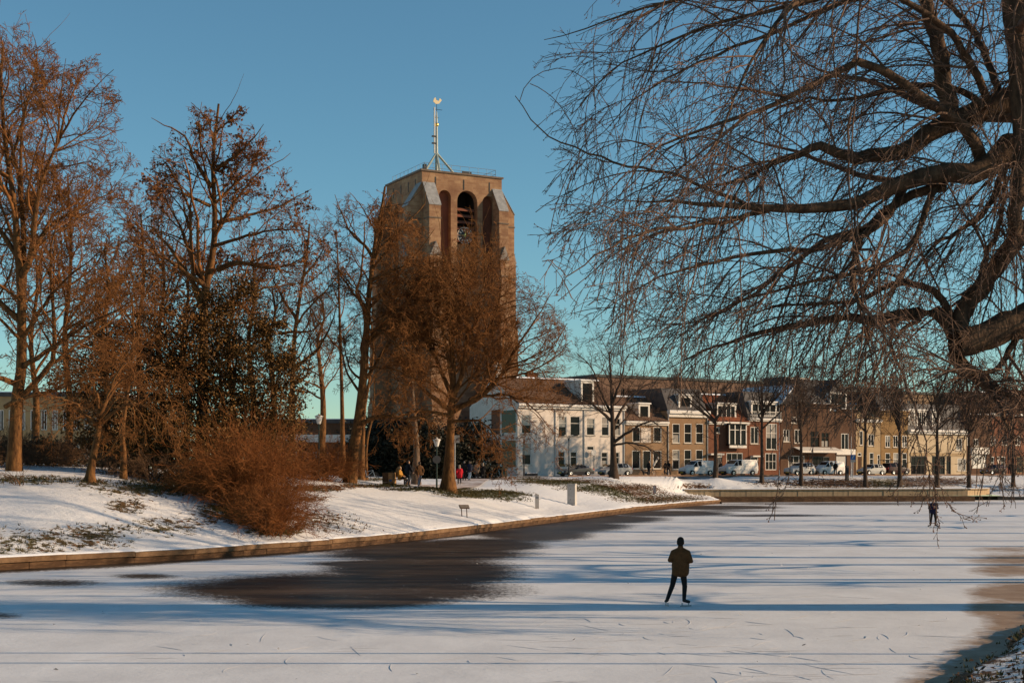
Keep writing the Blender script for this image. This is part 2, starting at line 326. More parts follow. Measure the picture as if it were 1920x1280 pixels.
icec = mixc(rngm(noise(.8, 6, .7, (.5,1,1)), .4, .7), (.026,.018,.012), (.075,.052,.034)); icec = mixc(rngm(noise(.55, 7, .72, (.22,1.3,1)), .50, .72), icec, (.11,.076,.054)); icec = mixc(rngm(noise(13, 4, .8), .68, .74), icec, (.35,.34,.33)); crk = rngm(mth('ABSOLUTE', mth('SUBTRACT', noise(.38, 4, .55), .5), 0), 0, .0016, .5, 0); icec = mixc(crk, icec, (.4,.4,.4))
slc = mixc(rngm(noise(.9, 7, .7), .35, .65), (.24,.15,.085), (.38,.27,.18))
c = mixc(sl, snowc, slc); c = mixc(cl, c, icec); K(c, p.inputs['Base Color'])
K(rngm(cl, 0, 1, .62, .42), p.inputs['Roughness']); K(rngm(cl, 0, 1, .2, .04), p.inputs['Specular IOR Level'])
b = N('ShaderNodeBump'); b.inputs['Strength'].default_value = .35; b.inputs['Distance'].default_value = .03
K(mth('MULTIPLY', noise(7, 6, .7), mth('SUBTRACT', 1.0, mth('MULTIPLY', cl, .8))), b.inputs['Height']); K(b.outputs[0], p.inputs['Normal'])
tag(link('canal_ice', me, m), kind='structure')

# skate cuts: shallow raised curls of scraped ice, and crumbs, leaves and bits of bark lying on the ice
mb_v = []; mb_f = []; rg = np.random.default_rng(11)
for i in range(230):
    d = rg.uniform(25,36) if i%2 else rg.uniform(25,75); X = rg.normal(.17,.07)*d if i%3 else rg.uniform(-.33,.3)*d
    if X > right_edge(d)-1.5 or d > left_edge(X)-3: continue
    if np.interp(d,[35,38,60],[0,1,1])*(abs(X+3) < 12) > .5 and X < .03*d: continue
    L = rg.uniform(.3,2.0); a = rg.uniform(0,6.28) if i%2 else rg.normal(.2,.5); k = rg.normal(0,.5); w = rg.uniform(.006,.018); x, y = X, d; base = len(mb_v); n = 9
    for j in range(n):
        ww = w*math.sin(math.pi*(j+.3)/(n-.4))+.002; nx, ny = -math.sin(a), math.cos(a)
        mb_v += [(x+nx*ww,y+ny*ww,.003),(x,y,.003+ww*.5),(x-nx*ww,y-ny*ww,.003)]; x += math.cos(a)*L/n; y += math.sin(a)*L/n; a += k/n
    for j in range(n-1):
        o = base+3*j; mb_f += [(o,o+1,o+4,o+3),(o+1,o+2,o+5,o+4)]
tag(link('skate_cuts', np_mesh('skate_cuts', mb_v, [np.array(mb_f)]), mat('scraped_ice', (.76,.76,.77), (.52,.51,.50), 1.3, .5)), kind='stuff', label='curved skate cuts scraped into the snow dusted ice')
def flakes(name, pts, size, m, label, tilt=.5, seed=0, up=.01):
    """small bent leaf-like quads at pts (n,3)"""
    r = np.random.default_rng(seed); n = len(pts); a = r.uniform(0,6.28,n); s = size*r.uniform(.5,1.4,n)
    u = np.stack((np.cos(a), np.sin(a), r.normal(0,tilt,n)), -1)*s[:,None]; v = np.stack((-np.sin(a), np.cos(a), r.normal(0,tilt,n)), -1)*(s*.55)[:,None]
    p_ = np.asarray(pts)+np.array((0,0,up)); V = np.stack((p_-u, p_-v*.9+np.array((0,0,.004)), p_+u, p_+v+np.array((0,0,.01))), 1).reshape(-1,3)
    V[:,2] = np.maximum(V[:,2], np.repeat(np.asarray(pts)[:,2], 4)+.002)
    return link(name, np_mesh(name, V, [np.arange(4*n).reshape(-1,4)]), m)
M_leaf = mat('dead_leaf', (.10,.045,.018), (.24,.12,.05), 2, .8, .2, island=.9)
M_chip = mat('ice_crumb', (.75,.76,.78), (.08,.06,.05), 2, .5, island=1)
pts = []
while len(pts) < 80:
    d = rg.uniform(24,75); X = rg.uniform(-.34,.35)*d
    if X < right_edge(d)-.6 and d < left_edge(X)-1: pts.append((X,d,.004))
tag(flakes('ice_crumbs', pts, .045, M_chip, '', seed=3), kind='stuff', label='small crumbs of ice and bits of bark on the ice')
# turf tufts and dead leaves that come through the snow
sel = (GY > 50)&(GY < 172)&(GX > -26)&(GX < 66)&(bare > .4)&(GY-left_edge(GX) > .6)
P0 = np.stack((GX[sel], GY[sel], GZ[sel]), -1); w0 = bare[sel]**2*leafy[sel]; w0 /= w0.sum()
ii = rng.choice(len(P0), 9000, p=w0); pj = P0[ii]+np.concatenate((rng.normal(0,.35,(9000,2)), np.zeros((9000,1))), 1); pj[:,2] = pj[:,2]+.005
tag(flakes('fallen_leaves', pj, .085, M_leaf, '', seed=5, up=.02), kind='stuff', label='brown fallen leaves scattered over the snowy far bank')
def tufts(name, pts, h, m, seed, nb=5):
    r = np.random.default_rng(seed); n = len(pts); P = np.repeat(np.asarray(pts), nb, 0); N_ = len(P); a = r.uniform(0,6.28,N_); hh = h*r.uniform(.5,1.3,N_); w = .014+.01*r.random(N_); ln = r.uniform(.2,1.0,N_)
    base = P+np.stack((np.cos(a)*.04, np.sin(a)*.04, -.02*np.ones(N_)), -1); sd = np.stack((-np.sin(a)*w, np.cos(a)*w, 0*a), -1)
    tip = base+np.stack((np.cos(a)*hh*ln, np.sin(a)*hh*ln, hh), -1)
    V = np.stack((base-sd, base+sd, tip), 1).reshape(-1,3); return link(name, np_mesh(name, V, [np.arange(3*N_).reshape(-1,3)]), m)
w1 = bare[sel]**2*(1.05-leafy[sel]); w1 /= w1.sum(); ii = rng.choice(len(P0), 11000, p=w1)
pj = P0[ii]+np.concatenate((rng.normal(0,.3,(11000,2)), np.zeros((11000,1))), 1)
tag(tufts('grass_tufts', pj, .13, mat('winter_grass', (.035,.035,.012), (.13,.10,.04), 3, .8, .1, island=.7), 4), kind='stuff', label='winter grass tufts standing through the snow of the park bank')
selr = (HY > 18)&(HY < 60)&(HX-right_edge(HY) < 7); P1 = np.stack((HX[selr], HY[selr], HZ[selr]), -1)
ii = rng.choice(len(P1), 7000); pj = P1[ii]+np.concatenate((rng.normal(0,.14,(7000,2)), np.zeros((7000,1))), 1)
tag(flakes('leaf_litter', pj, .042, mat('dark_litter', (.035,.018,.010), (.14,.07,.032), 2, .85, .15, island=.9), '', seed=8, up=.03), kind='stuff', label='dead leaves and twigs on the near snowy bank')
ii = rng.choice(len(P1), 3500); pj = P1[ii]+np.concatenate((rng.normal(0,.14,(3500,2)), np.zeros((3500,1))), 1)
tag(tufts('bank_grass', pj, .075, MATS['winter_grass'], 14), kind='stuff', label='dry grass blades on the near snowy bank')

# ---- low bank wall on the left: coping slabs over boards, each a part
M_coping = mat('weathered_concrete', (.22,.135,.075), (.11,.062,.033), 1.6, .9, .15, bump=.4, bscale=20)
M_board = mat('wet_timber', (.065,.034,.017), (.19,.105,.052), 2.2, .85, .2, stretch=(.6,.6,3), bump=.4, bscale=18, lo=.45, hi=.8)
wall = empty('canal_bank_wall', (-19.1,53.2,0), label='low weathered brown wall running along the left edge of the frozen canal', cat='wall')
def inv(o): o.matrix_parent_inverse = Matrix.Translation(Vector(wall.location)).inverted(); return o
poly = [(x, float(left_edge(x))) for x in np.concatenate((np.arange(-30,22.7,.4), [22.7]))]+[(22.75,y_) for y_ in np.arange(155.6,161.6,.5)]
acc = [0]
for a, b_ in zip(poly, poly[1:]): acc.append(acc[-1]+math.dist(a,b_))
def along(s): return np.array((np.interp(s, acc, [q[0] for q in poly]), np.interp(s, acc, [q[1] for q in poly])))
cop_me = None; L_cop = 3.0; s = 0; k = 0
cop = MB().box(-L_cop/2+.012,-.13,-.20,L_cop/2-.008,.32,0).mesh('coping'); cap = MB().prism([(-.02,0),(.36,0),(.36,.05),(.22,.085),(.05,.05)], 'x', -L_cop/2, L_cop/2).mesh('snow_cap')
brd = MB().box(-.75+.006,-.05,-.45,.75-.006,.06,-.205).mesh('board')
for me_, mm in ((cop,M_coping),(cap,M_snow),(brd,M_board)): me_.materials.append(mm)
while s+L_cop < acc[-1]:
    a, b_ = along(s), along(s+L_cop); c_ = (a+b_)/2; ang = math.atan2(*(b_-a)[::-1]); j = random.uniform(-.012,.012)
    for nm, me_, n in (('coping',cop,1),('snow_cap',cap,1)):
        o = inv(link(nm, me_, None, wall)); o.location = (c_[0],c_[1],WT+j*1.6); o.rotation_euler = (0,random.uniform(-.006,.006),ang+random.uniform(-.006,.006))
        if nm == 'coping': o.scale = (random.uniform(.995,1.004),1,1)
    for q in (.25,.75):
        c2 = a+(b_-a)*q; o = inv(link('board', brd, None, wall)); o.location = (c2[0],c2[1],WT+.0); o.rotation_euler = (0,0,ang); o.location.x += random.uniform(-.01,.01); o.location.y += random.uniform(-.012,.012)
    s += L_cop
# ---- quay wall across the end: sheet planks over a stone ledge
M_plank = mat('pale_quay_planks', (.46,.34,.21), (.27,.19,.11), 1.8, .9, .15, stretch=(1,1,.25), bump=.3)
quay = empty('quay_wall', (19.5,161.7,0), R(11), label='pale timber faced quay wall with a brown ledge below the row of houses', cat='wall')
q0 = MB().box(-.31,-.09,.64,.31,.09,1.36).mesh('plank'); q0.materials.append(M_plank); q1 = MB().prism([(-.22,1.36),(.3,1.36),(.3,1.46),(-.22,1.44)], 'x', -1.24, 1.24).mesh('coping'); q1.materials.append(M_plank)
q2 = MB().box(-1.24,-1.9,-.1,1.24,.15,.63).mesh('ledge'); q2.materials.append(M_board); q3 = MB().prism([(-.18,1.463),(.5,1.463),(.5,1.53),(.1,1.54)], 'x', -1.25, 1.25).mesh('snow_cap'); q3.materials.append(M_snow)
for i in range(56):
    o = link('plank', q0, None, quay); o.location = (.31+i*.625, random.uniform(-.02,.02), random.uniform(-.01,.01))
for i in range(14):
    for nm, me_ in (('coping',q1),('snow_cap',q3)): o = link(nm, me_, None, quay); o.location = (1.25+i*2.5,0,0)
    if i >= 1: o = link('ledge', q2, None, quay); o.location = (1.25+i*2.5,0,random.uniform(-.01,.01))
for i in range(9):      # the return that runs away to the right
    o = link('plank', q0, None, quay); o.location = (35.25+i*.52, .17+i*.36, 0); o.rotation_euler = (0,0,.6)
for i in range(2):
    o = link('coping', q1, None, quay); o.location = (36.3+i*2.06, .7+i*1.41, 0); o.rotation_euler = (0,0,.6); o = link('snow_cap', q3, None, quay); o.location = (36.3+i*2.06, .7+i*1.41, 0); o.rotation_euler = (0,0,.6)
kb = empty('canal_kerb', (59,172.9,0), label='low dark kerb at the foot of the shaded far right bank', cat='kerb')
kme = MB().box(-2.48,-.1,-.1,2.48,.3,.42).mesh('kerb_stone'); kme.materials.append(mat('dark_wet_stone', (.05,.04,.03), (.10,.08,.06), 2, .8))
for i in range(9): o = link('kerb_stone', kme, None, kb); o.location = (2.5+5*i,0,0)

# ---- path and street: thin sheets on the ground
def sheet(name, cl, w, m, lift=.02, kind='structure'):
    cl = np.array(cl, float); seg = np.concatenate(([0], np.cumsum(np.hypot(*np.diff(cl, axis=0).T)))); n = int(seg[-1]/.8)+2; tt = np.linspace(0, seg[-1], n)
    x = np.interp(tt, seg, cl[:,0]); y = np.interp(tt, seg, cl[:,1]); dx = np.gradient(x); dy = np.gradient(y); l = np.hypot(dx,dy); nx, ny = -dy/l, dx/l; us = np.linspace(-w/2, w/2, 9)
    X = x[:,None]+nx[:,None]*us; Y = y[:,None]+ny[:,None]*us; Z = np.maximum.reduce([ground_z(X+a, Y+b_) for a, b_ in ((0,0),(.4,0),(-.4,0),(0,.4),(0,-.4))])+lift+.07
    return tag(link(name, grid_mesh(name, X, Y, Z, {}), m), kind=kind)
M_path = mat('trodden_brick_path', (.34,.25,.20), (.62,.58,.56), .9, .85, .2, lo=.42, hi=.62, bump=.2)
sheet('path', [Wp(500,0,100)[:2], Wp(640,0,102)[:2], Wp(740,0,104)[:2], Wp(800,0,107)[:2], Wp(850,0,115)[:2], Wp(890,0,132)[:2], Wp(935,0,152)[:2], (RO+RN*6+RU*3)], 2.8, M_path)
M_road = mat('slushy_asphalt', (.10,.085,.075), (.55,.53,.52), .5, .7, .3, lo=.45, hi=.6)
sheet('road', [RO+RN*7.2-RU*6, RO+RN*7.2+RU*130], 5.2, M_road, .0)
sheet('pavement', [RO+RN*1.6-RU*4, RO+RN*1.6+RU*130], 3.2, mat('snowy_pavement', (.74,.73,.72), (.5,.47,.44), 1.2, .8, lo=.55, hi=.75), .02)
kme = MB().box(-1.98,-.06,0,1.98,.06,.14).mesh('kerb_stone'); kme.materials.append(mat('brown_kerb', (.16,.085,.045), (.24,.15,.10), 2, .85))
ks = empty('street_kerb', (*(RO+RN*10.4), ROAD_Z), RA, label='low brown kerb along the canal side of the street', cat='kerb')
for i in range(26): o = link('kerb_stone', kme, None, ks); o.location = (2+4*i,0,.06)
# ------------------------------------------------------------------ buildings
def row_s(px, o=0.):
    """distance along the row (offset o towards the canal) seen at photograph column px"""
    k = (px-960)/F; A = RO+RN*o; return (k*A[1]-A[0])/(RU[0]-k*RU[1])
def row_z(px, py, o=0.):
    A = RO+RN*o+RU*row_s(px,o); return EYE+(HOR-py)/F*A[1]
def wall_holes(W, H, holes, depth=.16, x0=0, z0=0):
    """front wall in the plane y=0 facing -y, with real openings and their reveals"""
    mb = MB(); xs_ = sorted({x0, x0+W}|{h[0] for h in holes}|{h[2] for h in holes}); zs = sorted({z0, z0+H}|{h[1] for h in holes}|{h[3] for h in holes})
    for a, b in zip(xs_, xs_[1:]):
        for c, d in zip(zs, zs[1:]):
            mx_, mz = (a+b)/2, (c+d)/2
            if any(h[0] < mx_ < h[2] and h[1] < mz < h[3] for h in holes): continue
            mb.quad((a,0,c),(b,0,c),(b,0,d),(a,0,d))
    for h in holes:
        a, c, b, d = h[:4]
        mb.quad((a,0,c),(a,depth,c),(a,depth,d),(a,0,d)).quad((b,depth,c),(b,0,c),(b,0,d),(b,depth,d)).quad((a,0,d),(a,depth,d),(b,depth,d),(b,0,d)).quad((a,depth,c),(a,0,c),(b,0,c),(b,depth,c))
    return mb
def window(par, x0, z0, x1, z1, y=.10, fm=None, pane=None, bars='t', name='window', fw=.09, sill=True):
    """frame with its glass; bars: t transom, m mullion, c cross, g many panes"""
    fm = fm or M_trim; mb = MB(); d = .07
    mb.box(x0,y-d,z0,x0+fw,y+d,z1).box(x1-fw,y-d,z0,x1,y+d,z1).box(x0+fw,y-d,z1-fw,x1-fw,y+d,z1).box(x0+fw,y-d,z0,x1-fw,y+d,z0+fw)
    w, h = x1-x0, z1-z0
    if 't' in bars or 'c' in bars: mb.box(x0+fw,y-d+.01,z0+h*.62,x1-fw,y+d-.01,z0+h*.62+.06)
    if 'h' in bars: mb.box(x0+fw,y-d+.01,z0+h*.5,x1-fw,y+d-.01,z0+h*.5+.07)
    if 'm' in bars or 'c' in bars: mb.box(x0+w/2-.035,y-d+.012,z0+fw,x0+w/2+.035,y+d-.012,z1-fw)
    if 'g' in bars:
        for q in (1/3,2/3): mb.box(x0+w*q-.025,y-d+.012,z0+fw,x0+w*q+.025,y+d-.012,z1-fw)
        mb.box(x0+fw,y-d+.01,z0+h*.5,x1-fw,y+d-.01,z0+h*.5+.05)
    fr = mb.build(name, fm, par)
    MB().quad((x0+fw*.5,y+.02,z0+fw*.5),(x1-fw*.5,y+.02,z0+fw*.5),(x1-fw*.5,y+.02,z1-fw*.5),(x0+fw*.5,y+.02,z1-fw*.5)).build('pane', pane or M_glass, fr)
    hsh = int(abs(x0*7.3+z0*3.1+par.location.x)*10)%10
    if pane is None and hsh < 4 and x1-x0 > .7: MB().quad((x0+fw,y+.012,z0+(z1-z0)*(.45 if hsh < 2 else .02)),(x1-fw,y+.012,z0+(z1-z0)*(.45 if hsh < 2 else .02)),(x1-fw,y+.012,z1-fw if hsh < 2 else z0+(z1-z0)*.42),(x0+fw,y+.012,z1-fw if hsh < 2 else z0+(z1-z0)*.42)).build('curtain', M_curtain, fr)
    if sill: MB().box(x0-.08,-.10,z0-.09,x1+.08,y-.075,z0-.004).build('sill', M_stone if fm is M_trim else fm, fr)
    return fr
def tile_roof(par, x0, x1, y0, z0, y1, z1, m, name='roof', pitch=.28, rows=9, flip=False):
    """pantile slope from the eave (y0,z0) to the ridge (y1,z1): raised rolls and stepped courses"""
    n = max(2,int((x1-x0)/pitch)); X = np.linspace(x0,x1,n*4+1); ph = np.arange(n*4+1)%4; roll = np.array([0,.045,.06,.02])[ph]
    T = []; 
    for i in range(rows): T += [(i/rows, .05), ((i+.97)/rows, 0)]
    t_ = np.array([a for a,_ in T]); st = np.array([b for _,b in T]); nv = np.array((-(z1-z0), (y1-y0))); nv = nv/np.hypot(*nv)
    if nv[1] < 0: nv = -nv
    off = roll[:,None]+st[None,:]; Y = y0+(y1-y0)*t_[None,:]+nv[0]*off; Z = z0+(z1-z0)*t_[None,:]+nv[1]*off
    XX = np.repeat(X[:,None], len(t_), 1); I = np.arange(XX.size).reshape(XX.shape); Q = np.stack((I[:-1,:-1],I[1:,:-1],I[1:,1:],I[:-1,1:]),-1).reshape(-1,4)
    o = link(name, np_mesh(name, np.stack((XX,Y,Z),-1).reshape(-1,3), [Q]), m, par); return o
M_tile = mat('brown_pantiles', (.085,.045,.028), (.15,.09,.06), 2.5, .85, .2, lo=.4, hi=.6)
M_tilered = mat('orange_pantiles', (.26,.075,.03), (.15,.055,.03), 2.5, .85, .2)
M_slate = mat('dark_slate', (.035,.033,.035), (.07,.062,.06), 1.5, .7, .3)
M_tan = brick_mat('tan_brick', (.29,.185,.105), (.245,.15,.083), (.30,.22,.14), patch=(.24,.14,.075))
M_red = brick_mat('red_brick', (.20,.075,.04), (.15,.058,.032), (.22,.14,.09))
M_brown = brick_mat('brown_brick', (.12,.062,.036), (.09,.048,.03), (.14,.09,.06))
M_ochre = brick_mat('ochre_brick', (.29,.175,.075), (.24,.14,.055), (.3,.2,.1))
M_cream = mat('cream_render', (.47,.37,.245), (.38,.29,.18), 1, .8)
M_yel = mat('yellow_render', (.36,.26,.145), (.28,.19,.10), 1.2, .85)
Z1 = lambda x, y: (850+x/4.267, 650+y/4.267)
Z2 = lambda x, y: (1150+x/4.267, 650+y/4.267)
Z3 = lambda x, y: (1500+x/4.064, 650+y/4.064)
class House:
    def __init__(s, px0, px1, label, m, H, depth=10., z0=ROAD_Z, o=0., cat='house', side=None):
        s.o = o; s.s0 = row_s(px0,o); s.W = row_s(px1,o)-s.s0; A = RO+RN*o+RU*s.s0
        s.e = empty('house', (A[0],A[1],z0), RA, label, cat, 'houses in the row along the street'); s.z0 = z0; s.H = H; s.D = depth; s.m = m; s.holes = []; s.win = []
    def fx(s, px): return row_s(px,s.o)-s.s0
    def fz(s, px, py): return row_z(px,py,s.o)-s.z0
    def rect(s, Zf, x0, y0, x1, y1):
        a, b = Zf(x0,y0), Zf(x1,y1); mp = (a[0]+b[0])/2
        return [s.fx(a[0]), max(s.fz(mp,b[1]),.02), s.fx(b[0]), s.fz(mp,a[1])]
    def w(s, Zf, x0, y0, x1, y1, **k):
        r = s.rect(Zf,x0,y0,x1,y1); r[0] = max(r[0],.05); r[2] = min(r[2],s.W-.05); r[3] = min(r[3],s.H-.15); s.holes.append(r); s.win.append((r,k)); return r
    def done(s):
        mb = wall_holes(s.W-.004, s.H, s.holes, .2, .002)
        W, H, D = s.W-.004, s.H, s.D
        mb.quad((.002,0,0),(.002,D,0),(.002,D,H),(.002,0,H)).quad((W,D,0),(W,0,0),(W,0,H),(W,D,H)).quad((W,D,0),(.002,D,0),(.002,D,H),(W,D,H)).quad((.002,0,H),(W,0,H),(W,D,H),(.002,D,H))
        mb.build('wall', s.m, s.e)
        for r, k in s.win:
            k = dict(k); nm = k.pop('name','window')
            if nm == 'door': door(s.e, *r, **k)
            else: window(s.e, *r, name=nm, **k)
        return s
def door(par, x0, z0, x1, z1, m=None, **k):
    d = MB().box(x0+.02,.06,.0,x1-.02,.13,z1-.55); dd = d.build('door', m or M_white, par)
    mb = MB()
    for q in (0,1):
        for r_ in (0,1): mb.box(x0+.12+q*(x1-x0-.2)/2,.04,.2+r_*(z1-.9)/2,x0+.02+(q+1)*(x1-x0-.2)/2,.058,.1+(r_+1)*(z1-.9)/2)
    mb.build('panel', m or M_white, dd); MB().lathe([(.03,0),(.03,.05)], (x1-.16,.0,1.0), 8, 'y').build('handle', M_gold, dd)
    window(par, x0+.02, z1-.53, x1-.02, z1, name='fanlight', bars='', sill=False)
def cornice(h, H=None, m=None, d=.35, t=.35, x0=-.05, x1=None):
    H = h.H if H is None else H; x1 = h.W+.05 if x1 is None else x1
    MB().box(x0,-d*.55,H-t,x1,-.003,H-t*.45).box(x0-.03,-d,H-t*.448,x1+.03,.12,H+.02).build('cornice', m or M_trim, h.e)
    MB().box(x0-.02,-d+.02,H+.022,x1+.02,.10,H+.075).build('snow_cap', M_snow, h.e)
def dormer(h, x0, x1, z0, z1, y0=.6, depth=2.5, fm=None, bars='', flat=True, wm=None, cheek=None):
    fm = fm or M_trim; cheek = cheek or M_trim
    d = wall_holes(x1-x0, z1-z0, [(x0+.18, z0+.16, x1-.18, z1-.2)], .1, x0, z0)
    d.v = [(x,y+y0,z) for x,y,z in d.v]
    d.quad((x0,y0,z0),(x0,y0+depth,z0),(x0,y0+depth,z1),(x0,y0,z1)).quad((x1,y0+depth,z0),(x1,y0,z0),(x1,y0,z1),(x1,y0+depth,z1))
    dd = d.build('dormer', cheek, h.e)
    if flat: MB().box(x0-.12,y0-.15,z1,x1+.12,y0+depth,z1+.12).build('dormer_roof', M_trim, dd); MB().box(x0-.1,y0-.13,z1+.123,x1+.1,y0+depth,z1+.17).build('snow_cap', M_snow, dd)
    else: MB().prism([(x0-.15,z1),(x1+.15,z1),((x0+x1)/2,z1+(x1-x0)*.55)], 'y', y0-.12, y0+depth).build('dormer_roof', M_slate, dd)
    mb = MB(); fw = .07; a, b, c, d_ = x0+.18, x1-.18, z0+.16, z1-.2; y = y0+.06
    mb.box(a,y-.05,c,a+fw,y+.05,d_).box(b-fw,y-.05,c,b,y+.05,d_).box(a+fw,y-.05,d_-fw,b-fw,y+.05,d_).box(a+fw,y-.05,c,b-fw,y+.05,c+fw)
    n = {'':1,'m':2,'g':4}[bars]
    for i in range(1,n): q = a+(b-a)*i/n; mb.box(q-.03,y-.045,c+fw,q+.03,y+.045,d_-fw)
    w_ = mb.build('window', fm, dd); return w_, MB().quad((a+.03,y+.02,c+.03),(b-.03,y+.02,c+.03),(b-.03,y+.02,d_-.03),(a+.03,y+.02,d_-.03)).build('pane', wm or M_glass, h.e)
def gable_roof(h, zr, m, ov=.35, hip=0, rows=9, back=True, x0=None, x1=None, gm=None):
    x0 = -ov*.3 if x0 is None else x0; x1 = h.W+ov*.3 if x1 is None else x1; D = h.D
    r = tile_roof(h.e, x0, x1, -ov, h.H+.03, D/2, zr, m, rows=rows); tile_roof(h.e, x0, x1, D+ov, h.H+.03, D/2, zr, m, rows=rows)
    g = MB(); 
    for x in (.003, h.W-.007): MB().prism([(0,h.H),(D,h.H),(D/2,zr-.08)], 'x', x, x+.004).build('gable', gm or h.m, h.e)
    rd = MB().prism([(D/2-.16,zr+.0),(D/2+.16,zr+.0),(D/2,zr+.16)], 'x', x0, x1).build('ridge', m, h.e); MB().prism([(D/2-.2,zr+.05),(D/2+.2,zr+.05),(D/2,zr+.22)], 'x', x0+.1, x1-.1).build('snow_cap', M_snow, rd)
    return r
def chimney(h, x, y, z0, z1, m, w=.8, d=.6):
    c = MB().box(x-w/2,y-d/2,z0,x+w/2,y+d/2,z1).box(x-w/2-.06,y-d/2-.06,z1+.002,x+w/2+.06,y+d/2+.06,z1+.14).build('chimney', m, h.e)
    p_ = MB()
    for q in (-.2,.2): p_.lathe([(.11,0),(.10,.35),(.12,.36)], (x+q,y,z1+.14), 8)
    p_.build('chimney_pot', M_tilered, c)
def downpipe(h, x, H, m=None): MB().tube([(x,-.08,.05),(x,-.08,H-.4)], .06, 6).build('downpipe', m or M_trim, h.e)

# H1 the white house on the corner
h = House(970.4, 1171, 'large white painted corner house with a brown tiled roof and one white dormer', M_white, 8.2, 11)
h.H = row_z(971,757)-ROAD_Z
for a in [(545,545,625,695),(548,765,624,945)]: h.w(Z1,*a,bars='')
for a in [(840,553,908,712),(934,553,1016,712)]: h.w(Z1,*a,bars='t')
h.w(Z1,1065,570,1132,708,bars='t'); h.w(Z1,1185,560,1246,712,bars='t'); h.w(Z1,1283,570,1338,712,bars='t')
for a in [(838,836,893,955),(936,836,990,955),(1184,840,1236,960),(1290,840,1330,960)]: h.w(Z1,*a,bars='t')
h.w(Z1,1067,792,1128,1012,name='door')
h.done(); cornice(h, d=.5, t=.45); zr = row_z(975,722)-ROAD_Z+1.2; gable_roof(h, zr, M_tile, rows=12)
a = h.fx(Z1(1040,0)[0]); b = h.fx(Z1(1145,0)[0]); dormer(h, a, b, h.H+.15, h.H+3.0, .5, 3.5)
# left side of the house, in shade, with its two tall windows and an infill of brick
sd = MB(); D = 11
for z0, z1 in ((1.0,4.35),(5.0,7.9)):
    fr = MB()
    y0, y1 = .15, 3.6
    fr.box(-.06,y0,z0,.0,y0+.12,z1).box(-.06,y1-.12,z0,.0,y1,z1).box(-.06,y0+.12,z1-.12,.0,y1-.12,z1).box(-.06,y0+.12,z0,.0,y1-.12,z0+.12)
    w_ = fr.build('window', M_trim, h.e); MB().quad((-.03,y1-.1,z0+.1),(-.03,y0+.1,z0+.1),(-.03,y0+.1,z1-.1),(-.03,y1-.1,z1-.1)).build('pane', M_glass, w_)
    MB().box(-.045,y1+.3,z0,-.001,y1+2.2,z1).build('brick_infill', M_red, h.e)
MB().box(-.02,0.01,4.42,-.002,11,4.8).build('side_band', M_white, h.e)
for x in (h.fx(Z1(815,0)[0]), h.fx(Z1(1045,0)[0]), h.fx(Z1(1372,0)[0])-.15): downpipe(h, x, h.H)
chimney(h, .6, D/2, zr-.6, zr+1.6, M_white, .7, .9); chimney(h, 6.2, D/2+1.2, zr-1.0, zr+.6, M_red, 1.4)
x_ = h.fx(Z1(1105,0)[0]); z_ = h.fz(1109,848); MB().lathe([(.02,-.5),(.36,-.5),(.36,-.42),(.02,-.42)], (x_,0,z_), 18, 'y').build('round_lamp', M_trim, h.e)
MB().tube([(x_,-.42,z_),(x_,.0,z_)], .03, 6).build('lamp_bracket', M_dark, h.e)
for rct in (Z1(838,925)[0], Z1(936,925)[0], Z1(1184,925)[0]):
    x = h.fx(rct); b_ = MB().box(x-.1,-.5,.9,x+1.6,-.14,1.15).build('window_box', M_white, h.e)
    f_ = MB(); rr_ = random.Random(int(rct))
    for i in range(40): q = (x+rr_.uniform(0,1.5),-.32+rr_.uniform(-.12,.12),1.15+rr_.uniform(0,.25)); f_.quad(q,(q[0]+.09,q[1]-.03,q[2]+.02),(q[0]+.08,q[1],q[2]+.12),(q[0]-.02,q[1]+.03,q[2]+.1))
    fo_ = f_.build('flowers', mat('orange_flowers', (.35,.12,.02), (.06,.09,.02), 9, .8, island=1), b_); fo_['kind'] = 'stuff'
# H2
h = House(1172.5, 1251.5, 'narrow tan brick house with a steep tiled roof and one white dormer', M_tan, 6.6, 9)
h.H = row_z(1178,790)-ROAD_Z
for a in [(153,640,216,760),(322,640,386,760)]: h.w(Z2,*a,bars='')
for a in [(150,828,216,976),(236,828,302,976),(318,828,386,976)]: h.w(Z2,*a,bars='',pane=M_glass)
h.done(); r = h.rect(Z2,222,648,300,765); MB().box(r[0],-.03,r[1],r[2],-.002,r[3]).build('white_panel', M_white, h.e)
cornice(h, t=.4); zr = row_z(1190,741)-ROAD_Z; gable_roof(h, zr, M_tile, hip=1)
dormer(h, h.fx(Z2(222,0)[0]), h.fx(Z2(312,0)[0]), h.fz(1212,784.5), h.fz(1212,757), .5)
r = h.rect(Z2,322,880,362,950); MB().tube([(r[0],.02,r[1]),(r[2],.02,r[3])], .13, 6).build('diagonal_bar', M_trim, h.e)
# H3
h = House(1252.5, 1327, 'tan brick house with a broad white cornice and three windows on each floor', M_tan, 8, 10)
h.H = row_z(1258,770)-ROAD_Z
for x in (473,567,660): h.w(Z2,x,614,x+60,770,bars='h'); h.w(Z2,x,822,x+58,980,bars='h')
h.done(); cornice(h, t=.75, d=.5); a = h.W
MB().prism([(.1,h.H+.08),(h.D-.1,h.H+.08),(h.D-1.6,h.H+2.9),(1.5,h.H+2.9)], 'x', .05, a-.05).build('mansard_roof', M_slate, h.e)
dormer(h, h.fx(Z2(535,0)[0]), h.fx(Z2(640,0)[0]), h.H+.2, row_z(1286,741)-ROAD_Z, .3); chimney(h, a-.8, 5, h.H+2.4, h.H+4.2, M_brown)
downpipe(h, -.0, h.H); downpipe(h, a-.1, h.H)
